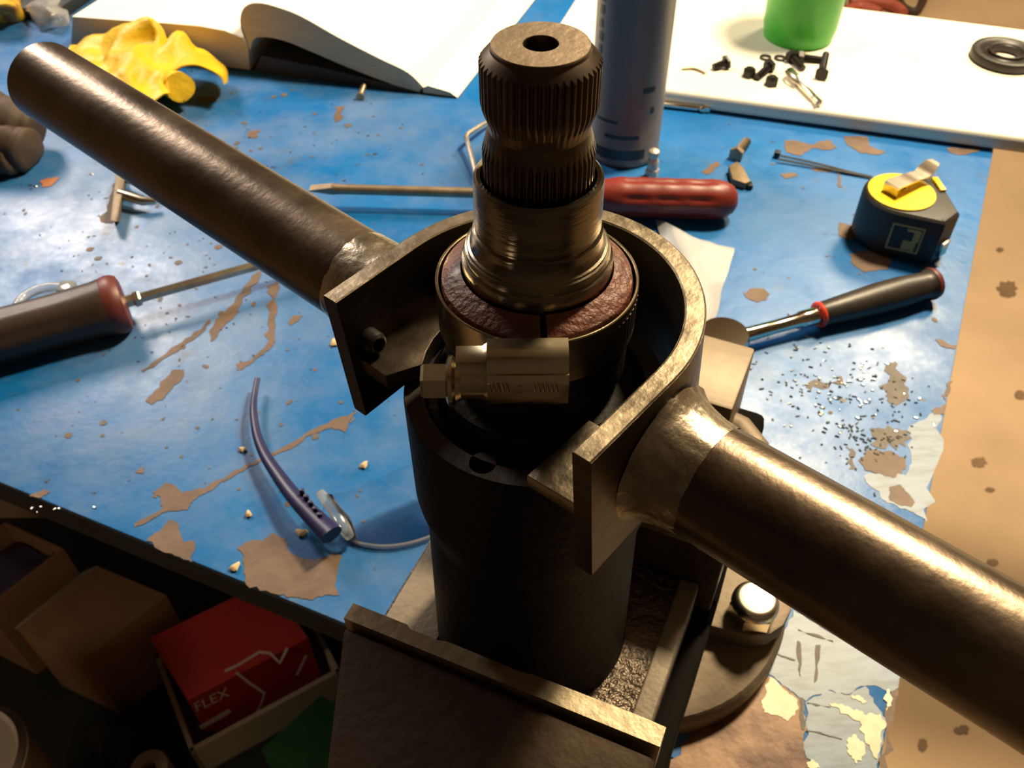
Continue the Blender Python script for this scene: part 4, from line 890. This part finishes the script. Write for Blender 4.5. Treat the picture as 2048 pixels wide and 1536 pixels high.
# ================================================================== SAFETY GLASSES
sg = thing('safety_glasses', 'clear safety glasses with dark blue temple lying left of the housing', 'glasses', loc(*G(690, 1060).xy, 0))
tp = [(515, 757, .008), (509, 790, .008), (507, 825, .009), (514, 870, .009), (530, 910, .009), (556, 950, .010), (590, 995, .012), (628, 1035, .013), (664, 1070, .014)]
tp = [G(*p) for p in tp]
part('temple', tube(smooth_path(tp, 5), [0.0016+0.0042*(j/40)**1.6 for j in range(41)], 14, flat=0.7), M['navy'], sg, world=True)
for j in range(5): 
    p = G(603+j*9, 975+j*12+4, 0.0185); part('temple_rib', box(p.x-0.0012, p.x+0.0012, p.y-0.0008, p.y+0.0008, p.z-0.004, p.z, 0.0003), M['navy'], sg, world=True)
bot = [G(x, y, 0.002) for x, y in ((655, 1000), (682, 1040), (694, 1066), (712, 1084), (760, 1093), (810, 1089), (860, 1074), (905, 1050))]
up_ = [G(x, y, 0.024) for x, y in ((652, 990), (662, 992), (690, 985), (715, 975), (760, 955), (800, 936), (850, 916), (890, 900))]
part('lens', grid([bot, [(a+b)/2+Vector((0, -0.002, 0)) for a, b in zip(bot, up_)], up_], 4, 0.0012), M['clear'], sg, world=True, smooth=60)
part('lens_rim', tube(smooth_path(bot[2:], 5), 0.0010, 10), M['rimclear'], sg, world=True)
part('hinge_block', tube(smooth_path([G(640, 985, 0.014), G(668, 1020, 0.013), G(690, 1058, 0.010), G(700, 1074, 0.006)], 4), [0.0022+0.001*math.sin(j*0.26) for j in range(13)], 12, flat=0.8), M['rimclear'], sg, world=True)

# ================================================================== SMALL THINGS ON THE BENCH
pl = [(1325, 452), (1345, 455), (1400, 478), (1468, 496), (1440, 590), (1418, 672), (1400, 715), (1372, 680), (1340, 560)]
rows = []
for a, b in (((1318, 452), (1372, 470)), ((1322, 500), (1395, 520)), ((1335, 570), (1400, 590)), ((1350, 640), (1405, 660)), ((1365, 700), (1405, 712))):
    pass
rows = [[G(1310, 440, .002), G(1345, 452, .007), G(1400, 478, .006), G(1468, 496, .0015)], [G(1330, 500, .002), G(1370, 510, .008), G(1410, 520, .005), G(1460, 525, .001)],
        [G(1345, 570, .002), G(1390, 575, .006), G(1415, 580, .004), G(1443, 586, .001)], [G(1360, 640, .002), G(1392, 645, .005), G(1412, 650, .003), G(1428, 650, .001)], [G(1372, 700, .001), G(1388, 702, .002), G(1400, 704, .002), G(1410, 705, .001)]]
solo('plastic_bag', grid(rows, 4, 0.0003, 0.0012, 90), M['bag'], 'cloudy plastic bag lying flat beneath the red screwdriver handle', 'bag', smooth=60)
w = smooth_path([G(985, 243, 0.004), G(972, 246, 0.006)], 2)+[G(936, 268, 0.010), G(932, 274, 0.010), G(940, 303, 0.007), G(955, 360, 0.003)]
solo('hex_key', tube(w, 0.0019, 8), M['tool_steel'], 'bright bent hex key lying left behind the splined shaft', 'hex key')
p = G(1303, 352); gn = thing('grease_nipple', 'small bright grease nipple standing behind the red screwdriver handle', 'nipple', loc(p.x, p.y, 0))
part('nipple_head', lathe([(0, 0.0062), (0.0040, 0.0062), (0.0042, 0.013), (0.0030, 0.0155), (0.0040, 0.0185), (0.0038, 0.021), (0.0018, 0.0225), (0, 0.0228)], 24), M['zinc_matte'], gn)
part('hex_base', xf(hexhead(0.0052, 0.006), loc(0, 0, 0.0004)), M['zinc_matte'], gn, smooth=20)
bolt('small dark bolt lying in front of the curled book pages', (720, 194), (727, 174), M['old_steel'], 0.0036, 0.003, 0.0024, 'loose bolts on the blue top', 0)
bolt('dull hex bolt with head to viewer, left of the cable tie', (1471, 310), (1489, 288), M['old_steel'], 0.0056, 0.005, 0.0036, 'loose bolts on the blue top', 0)
wp = [G(*q, 0) for q in ((1455, 345), (1472, 336), (1484, 348), (1498, 376), (1488, 380), (1462, 372))]
wn = thing('wing_fitting', 'small brown wing shaped fitting touching the red handle end', 'fitting', loc(*wp[0].xy, 0))
part('wing', prism([(q.x, q.y) for q in wp], 0.0004, 0.006, 0.0010), M['brass'], wn, world=True)
part('wing_foot', box(wp[3].x-0.002, wp[3].x+0.002, wp[3].y-0.003, wp[3].y+0.003, 0.0004, 0.004, 0.0006), M['black_bolt'], wn, world=True)
# little latch under the left pipe
lx = thing('latch_plate', 'small rusty latch plate with cross pin lying below the left pipe', 'latch', loc(*G(255, 400).xy, 0))
part('plate', hexa([G(226, 440, .0005), G(240, 444, .0005), G(255, 360, .0005), G(236, 352, .0005), G(220, 440, .010), G(234, 444, .010), G(250, 356, .012), G(232, 348, .012)], 0.0008), M['brass'], lx, world=True)
part('cross_pin', tube([G(240, 388, .009), G(285, 402, .008), G(312, 402, .007)], [.0036, .0034, .0022], 14), M['tool_steel'], lx, world=True)
part('upper_bar', tube([G(240, 352, .009), G(300, 375, .009)], .0032, 12), M['tool_steel'], lx, world=True)
# dark leather glove at the left edge
lg = thing('leather_glove', 'dark brown leather work glove at the left edge of the bench', 'glove', loc(*G(20, 300).xy, 0))
for nm, a, b, r in (('finger', (-60, 225, .034), (72, 262, .020), (.022, .021, .019, .013)), ('finger', (-60, 262, .022), (60, 300, .015), (.020, .019, .017, .011)), ('finger', (-60, 300, .016), (30, 318, .011), (.016, .015, .013, .009))):
    p0, p1 = G(*a), G(*b); pts = [p0, p0.lerp(p1, .4), p0.lerp(p1, .75), p1, p1+(p1-p0)*0.08]
    vf = tube(smooth_path(pts, 4), [r[0]]*5+[r[1]]*4+[r[2]]*3+[r[2]*.92, r[3]*1.05, r[3]*.8, r[3]*.45, r[3]*.12], 16)
    for v in vf[0]: v += Vector(noise.noise_vector(v*60))*0.003; v.z = max(v.z, 0.0006)
    part(nm, vf, M['leather'], lg, world=True, smooth=60)
# mustard wrapper and clear wrap at the top left
rows = [[G(-40, 48, .002), G(0, 46, .002), G(30, 44, .002), G(48, 36, .002)], [G(-40, 30, .016), G(0, 24, .018), G(28, 22, .018), G(48, 22, .008)], [G(-40, 15, .026), G(0, 8, .028), G(25, 4, .024), G(44, 6, .012)], [G(-40, -20, .010), G(0, -20, .012), G(25, -20, .010), G(40, -15, .004)]]
solo('wrapper', grid(rows, 5, 0.0008, 0.004, 60), M['yellow2'], 'crumpled mustard yellow wrapper at the top left corner', 'wrapper', smooth=50)
rows = [[G(62, 46, .002), G(95, 58, .002), G(120, 52, .002), G(135, 40, .001)], [G(58, 25, .010), G(85, 30, .016), G(112, 28, .014), G(130, 20, .006)], [G(55, 5, .008), G(80, 5, .018), G(105, 0, .016), G(122, -5, .006)], [G(60, -25, .002), G(85, -25, .004), G(105, -25, .004), G(120, -25, .001)]]
solo('plastic_wrap', grid(rows, 5, 0.0003, 0.006, 70), M['bag2'], 'crumpled clear plastic wrap beside the mustard wrapper', 'plastic wrap', smooth=40)
solo('black_case', box(0, 0.05, 0, 0.08, 0, 0.012, 0.003), M['dark'], 'small dark case behind the clear plastic wrap, left of the book', 'case').matrix_world = zframe(G(122, 8), (0, 0, 1), bx)
# clear ring clip behind the dark handle
q = G(88, 606, 0.003); cl = thing('clear_ring', 'clear plastic ring with tab half hidden behind the dark screwdriver handle', 'ring', loc(q.x, q.y, 0))
part('ring_body', xf(torus(0.0165, 0.0026, 40, 10), loc(0, 0, 0.003)), M['rimclear'], cl, smooth=60)
tq = G(136, 582, 0.003)-q; part('ring_tab', xf(box(-0.005, 0.005, -0.005, 0.005, 0.0005, 0.008, 0.0015), loc(tq.x, tq.y, 0)), M['rimclear'], cl)
# wood chips
for i, (px, py, s, lab) in enumerate(((484, 899, 8, 'tan chip left of the blue temple, beside a paint streak'), (728, 930, 10, 'cream chip between blue temple and black housing'), (497, 1028, 9, 'cream chip left below the blue temple'),
                                 (603, 1065, 13, 'longest tan chip, beside the temple root'), (470, 1134, 12, 'tan chip touching large brown bare patch near the front edge'), (668, 685, 11, 'tan chip under the left edge of steel strap'))):
    c = G(px, py, 0.001); rnd = random.Random(i); pts = []
    r0_ = (G(px+s, py)-G(px, py)).length
    vf = lathe([(0, 0.0002), (r0_*0.8, 0.0004), (r0_, 0.0012), (r0_*0.6, 0.0022), (0, 0.0026)], 9, lambda j, r, z: (r*(1+0.25*math.sin(j*2.1+i)), z))
    solo('wood_chip', xf(vf, loc(c.x, c.y, 0) @ Matrix.Rotation(i, 4, 'Z') @ Matrix.Diagonal((1, 0.7, 1, 1))), M['wood'], lab, 'chip', 'pale chips on the blue top')
# drilled swarf: bright and dark grit
def chips(n, seed, poly, size, centers=None):
    rnd = random.Random(seed); V = []; F = []; cnt = 0
    while cnt < n:
        cx, cy, sx, sy = rnd.choice(poly); px, py = rnd.gauss(cx, sx), rnd.gauss(cy, sy)
        c = G(px, py, 0.0008); a = rnd.random()*6.28; L_ = size*rnd.uniform(0.5, 1.6); w_ = size*rnd.uniform(0.3, 0.6); hz = size*rnd.uniform(0.25, 0.6)
        ux, uy = math.cos(a), math.sin(a); o = len(V)
        for z, s in ((0.0003, 1), (0.0003+hz, 0.6)):
            for dx, dy in ((-1, -1), (1, -1), (1, 1), (-1, 1)):
                x, y = dx*L_*s, dy*w_*s; V.append(Vector((c.x+x*ux-y*uy, c.y+x*uy+y*ux, z)))
        F += [(o, o+3, o+2, o+1), (o+4, o+5, o+6, o+7)]+[(o+i, o+(i+1) % 4, o+4+(i+1) % 4, o+4+i) for i in range(4)]; cnt += 1
    return V, F
solo('metal_swarf', chips(90, 1, [(1690, 775, 45, 22), (1640, 770, 45, 30), (1610, 820, 50, 50), (1720, 740, 25, 20), (1570, 690, 40, 30), (1760, 800, 40, 40)], 0.0010), M['chip'], 'bright metal swarf scattered between ratchet and right pipe', 'swarf', kind='stuff', smooth=0, at=G(1660, 780))
solo('dark_grit', chips(190, 2, [(1750, 860, 35, 30), (1780, 800, 35, 50), (1690, 840, 40, 40), (1740, 890, 30, 20), (1600, 830, 70, 70), (1650, 740, 60, 30)], 0.0009), M['dark_chip'], 'dark grit scattered between ratchet and right pipe', 'grit', kind='stuff', smooth=0, at=G(1740, 860))
solo('grey_grit', chips(60, 4, [(330, 560, 150, 60), (420, 640, 120, 60), (250, 460, 120, 60), (560, 300, 80, 60)], 0.0007), M['dark_chip'], 'dark grit scattered over the left half of the blue top', 'grit', kind='stuff', smooth=0, at=G(330, 560))
solo('bright_flakes', chips(22, 6, [(40, 372, 40, 3), (130, 345, 60, 20), (120, 1015, 30, 5), (1410, 630, 25, 30), (760, 300, 90, 50)], 0.0010), M['chip'], 'few bright metal flakes on the left of the blue top', 'swarf', kind='stuff', smooth=0, at=G(130, 345))

# ================================================================== UNDER THE BENCH, ON THE FLOOR
zr = -0.60
a_, d_, r_ = G(263, 1293, zr), G(376, 1400, zr), G(592, 1288, zr)
e2 = (r_-d_); e1 = (a_-d_); e1 = (e1 - e2*(e1.dot(e2)/e2.dot(e2))*0.6)
L1, L2 = e1.length, e2.length*1.12; e1n, e2n = e1.normalized(), e2.normalized()
RBM = frame(Vector((d_.x, d_.y, FZ+0.003)), e2n, Vector((-e2n.y, e2n.x, 0)), (0, 0, 1))
rb = thing('red_carton', 'red cardboard carton lettered FLEX in a shallow tray under the bench', 'carton', RBM)
e1l = RBM.inverted().to_3x3() @ e1
HB = zr-FZ-0.003
P4 = [Vector((0, 0, 0)), Vector((L2, 0, 0)), Vector((L2, 0, 0))+e1l, e1l]
part('carton_body', hexa([(p.x, p.y, z) for z in (0, HB) for p in P4], 0.001), M['red_box'], rb)
part('printed_side', ([Vector((0.001, -0.0004, 0.002)), Vector((L2-0.001, -0.0004, 0.002)), Vector((L2-0.001, -0.0004, HB-0.001)), Vector((0.001, -0.0004, HB-0.001))], [(0, 1, 2, 3)]), M['dark_red_print'], rb, smooth=0)
fn = (e2n.y, -e2n.x, 0)
def fp_(px, py):
    p = RBM.inverted() @ RP(px, py, d_, fn); return Vector((p.x, -0.0009, p.z))
def tp_(px, py):
    p = RBM.inverted() @ G(px, py, zr+0.0006); return Vector((p.x, p.y, HB+0.0006))
def line_strip(pts, w, nrm):
    V = []; F = []
    for i, p in enumerate(pts):
        t = (pts[min(i+1, len(pts)-1)]-pts[max(i-1, 0)]).normalized(); s = Vector(nrm).cross(t).normalized()*w/2; V += [p-s, p+s]
    for i in range(len(pts)-1): F.append((2*i, 2*i+2, 2*i+3, 2*i+1))
    return V, F
Q = lambda a, b: (380+a/4.316, 1180+b/4.316)
part('outline_print', line_strip([fp_(*Q(395, 705)), fp_(*Q(500, 790)), fp_(*Q(640, 885)), fp_(*Q(610, 980)), fp_(*Q(570, 1060)), fp_(*Q(500, 1180))], 0.0032, (0, -1, 0)), M['white_print'], rb, smooth=0)
part('outline_print', line_strip([tp_(*Q(300, 700)), tp_(*Q(420, 645)), tp_(*Q(600, 535)), tp_(*Q(690, 545)), tp_(*Q(775, 630)), tp_(*Q(840, 500))], 0.0036, (0, 0, 1)), M['white_print'], rb, smooth=0)
c0, c1 = fp_(*Q(45, 1020)), fp_(*Q(330, 880))
ux = (c1-c0).normalized(); uy = Vector((0, -1, 0)).cross(ux)*1.0
tmx = frame(fp_(*Q(50, 1050)), ux, -uy if uy.z < 0 else uy, (0, -1, 0))
tv = text_mesh('FLEX', 1.0, 0.0, 'FLEX'); wmax = max(v.x for v in tv[0]); hmax = max(v.y for v in tv[0])
wl, hl_ = (c1-c0).length*1.03, 0.020
part('lettering', xf(([Vector((v.x/wmax*wl, v.y/hmax*hl_, 0)) for v in tv[0]], tv[1]), tmx), M['white_print'], rb, smooth=0)
g0, g1 = fp_(*Q(85, 1185)), fp_(*Q(345, 1035)); part('label_bar', line_strip([g0, g0.lerp(g1, .5), g1], 0.011, (0, -1, 0)), M['white_print'], rb, smooth=0)
part('side_mark', line_strip([fp_(*Q(920, 730)), fp_(*Q(1000, 560))], 0.004, (0, -1, 0)), M['white_print'], rb, smooth=0)
# shallow tray around it
tr_m = thing('cardboard_tray', 'shallow pale cardboard tray holding the red carton', 'tray', frame(Vector((d_.x, d_.y, FZ)), e2n, Vector((-e2n.y, e2n.x, 0)), (0, 0, 1)))
tw, tx0, tx1, ty0, ty1, thh = 0.006, -0.022, L2+0.02, -0.028, L1+0.012, 0.062
part('tray_floor', box(tx0, tx1, ty0, ty1, 0.0003, 0.0028), M['card_pale'], tr_m, smooth=0)
for q in ((tx0, tx1, ty0, ty0+tw), (tx0, tx1, ty1-tw, ty1), (tx0, tx0+tw, ty0, ty1), (tx1-tw, tx1, ty0, ty1)): part('tray_wall', box(*q, 0.0005, thh, 0.0008), M['card_pale'], tr_m, smooth=0)
solo('shade_sheet', box(-1.3, 0.05, 0.22, 0.80, 0.0, 0.0002), M['dark'], 'thin black sheet added to darken the floor under the bench', 'sheet', smooth=0).location = (-0.625, 0.51, FZ+0.00005)  # shade on the floor, put in as a black sheet
# brown carton
zbx = -0.575
q0, q1, q2 = G(34, 1258, zbx), G(195, 1131, zbx), G(334, 1190, zbx); q3 = q0+(q2-q1)*0.93
bb = thing('brown_carton', 'brown cardboard carton under the bench, left of the red one', 'carton', loc(q0.x, q0.y, FZ))
part('carton_body', hexa([(p.x-q0.x, p.y-q0.y, z) for z in (0.0003, zbx-FZ) for p in (q0, q3, q2, q1)], 0.0015), M['card'], bb)
part('carton_flap', hexa([(p.x-q0.x, p.y-q0.y, p.z-FZ) for p in (q0+Vector((0, 0, -.002)), q0+Vector((-.004, .002, -.002)), q1+Vector((-.03, .01, -.03)), q1+Vector((0, 0, -.002)), q0, q0+Vector((-.004, .002, 0)), q1+Vector((-.03, .01, -.028)), q1)]), M['card_pale'], bb, smooth=0)
# open carton with purple cloth at far left
zpx = -0.56
u0, u1, u2 = G(-150, 1160, zpx), G(10, 1044, zpx), G(128, 1098, zpx); u3 = u0+(u2-u1)
ob = thing('open_carton', 'open brown carton under the bench at the far left', 'carton', loc(u0.x, u0.y, FZ))
ctr = (u0+u1+u2+u3)/4
for a1_, b1_ in ((u0, u1), (u1, u2), (u2, u3), (u3, u0)):
    ia, ib = a1_.lerp(ctr, 0.06), b1_.lerp(ctr, 0.06)
    part('carton_wall', hexa([(p.x-u0.x, p.y-u0.y, z) for z in (0.0003, zpx-FZ) for p in (a1_, b1_, ib, ia)]), M['card'], ob, smooth=0)
rows = [[u0.lerp(u1, s).lerp(u3.lerp(u2, s), t)*1.0 for s in (0.1, 0.35, 0.65, 0.9)] for t in (0.1, 0.35, 0.65, 0.9)]
rnd = random.Random(2)
for r in rows:
    for p in r: p.z = zpx-0.035+rnd.uniform(-.012, .02)
solo('purple_cloth', grid(rows, 5, 0.012, 0.01, 20), M['purple'], 'dark purple cloth heaped in the open carton', 'cloth', smooth=60)
# dark bag, tub, green crate, pale roll
p = G(-82, 1530, -0.45); tub = thing('pale_tub', 'pale rounded tub at the bottom left corner of the photo', 'tub', loc(p.x, p.y, FZ))
part('tub_wall', lathe([(0, 0.002), (0.045, 0.0003), (0.050, 0.006), (0.056, 0.27), (0.052, 0.275), (0.048, 0.27), (0, 0.268)], 48), M['tub'], tub)
part('tub_rim', xf(torus(0.056, 0.003, 48, 8), loc(0, 0, 0.266)), M['tub'], tub)
zg = -0.60
g0, g1, g2 = G(520, 1500, zg), G(640, 1390, zg), G(760, 1450, zg)
gc = thing('green_crate', 'dark green crate under the vise, right of the red carton', 'crate', loc(g0.x, g0.y, FZ)); g3 = g0+(g2-g1)
part('crate_body', hexa([(p.x-g0.x, p.y-g0.y, z) for z in (0.0003, zg-FZ-0.008) for p in (g0, g3, g2, g1)], 0.003), M['green_box'], gc)
part('crate_lid', hexa([(p.x-g0.x, p.y-g0.y, z) for z in (zg-FZ-0.008, zg-FZ) for p in (g0, g3, g2, g1)], 0.002), M['green_box'], gc)
p = G(296, 1534, -0.66); solo('paper_roll', xf(lathe([(0.008, 0), (0.022, 0), (0.022, 0.055), (0.021, 0.057), (0.008, 0.057), (0.008, 0)], 32), loc(p.x, p.y, FZ+0.0003)), M['tub'], 'pale paper roll standing below the red carton tray', 'roll')
p = G(222, 1462, -0.66); vf = lathe([(0, 0.0003), (0.028, 0.0006), (0.034, 0.02), (0.030, 0.045), (0.016, 0.062), (0, 0.066)], 28, lambda i, r, z: (r*(1+0.18*math.sin(i*1.3)*math.cos(i*0.7)), z))
solo('dark_sack', xf(vf, loc(p.x, p.y, FZ)), M['dark'], 'dark sack on the floor between brown and red cartons', 'sack', smooth=60)
# far floor beyond the board
pl_ = thing('pliers', 'red handled pliers lying on the floor beyond the white board', 'pliers', loc(*G(1750, 20, FZ).xy, FZ))
for pts in ([(1688, 22), (1715, 14), (1738, 18), (1760, 26)], [(1700, 4), (1745, 2), (1785, 10), (1808, 26)]):
    part('grip', tube(smooth_path([G(x, y, FZ+0.016) for x, y in pts], 5), [0.012+0.004*math.sin(j*0.2) for j in range(16)], 12), M['pink'], pl_, world=True)
part('pliers_jaw', tube(smooth_path([G(1690, 12, FZ+0.012), G(1672, 10, FZ+0.012), G(1650, 6, FZ+0.012)], 3), [0.018, 0.018, 0.017, 0.015, 0.012, 0.009, 0.006], 10), M['dark'], pl_, world=True)
cbl = [G(x, y, FZ+0.012) for x, y in ((1790, -30), (1800, 5), (1815, 20), (1832, 22), (1845, 5), (1855, -30))]
solo('cable_loop', tube(smooth_path(cbl, 6), 0.011, 10), M['leather'], 'brown cable loop on the floor beyond the white board', 'cable')
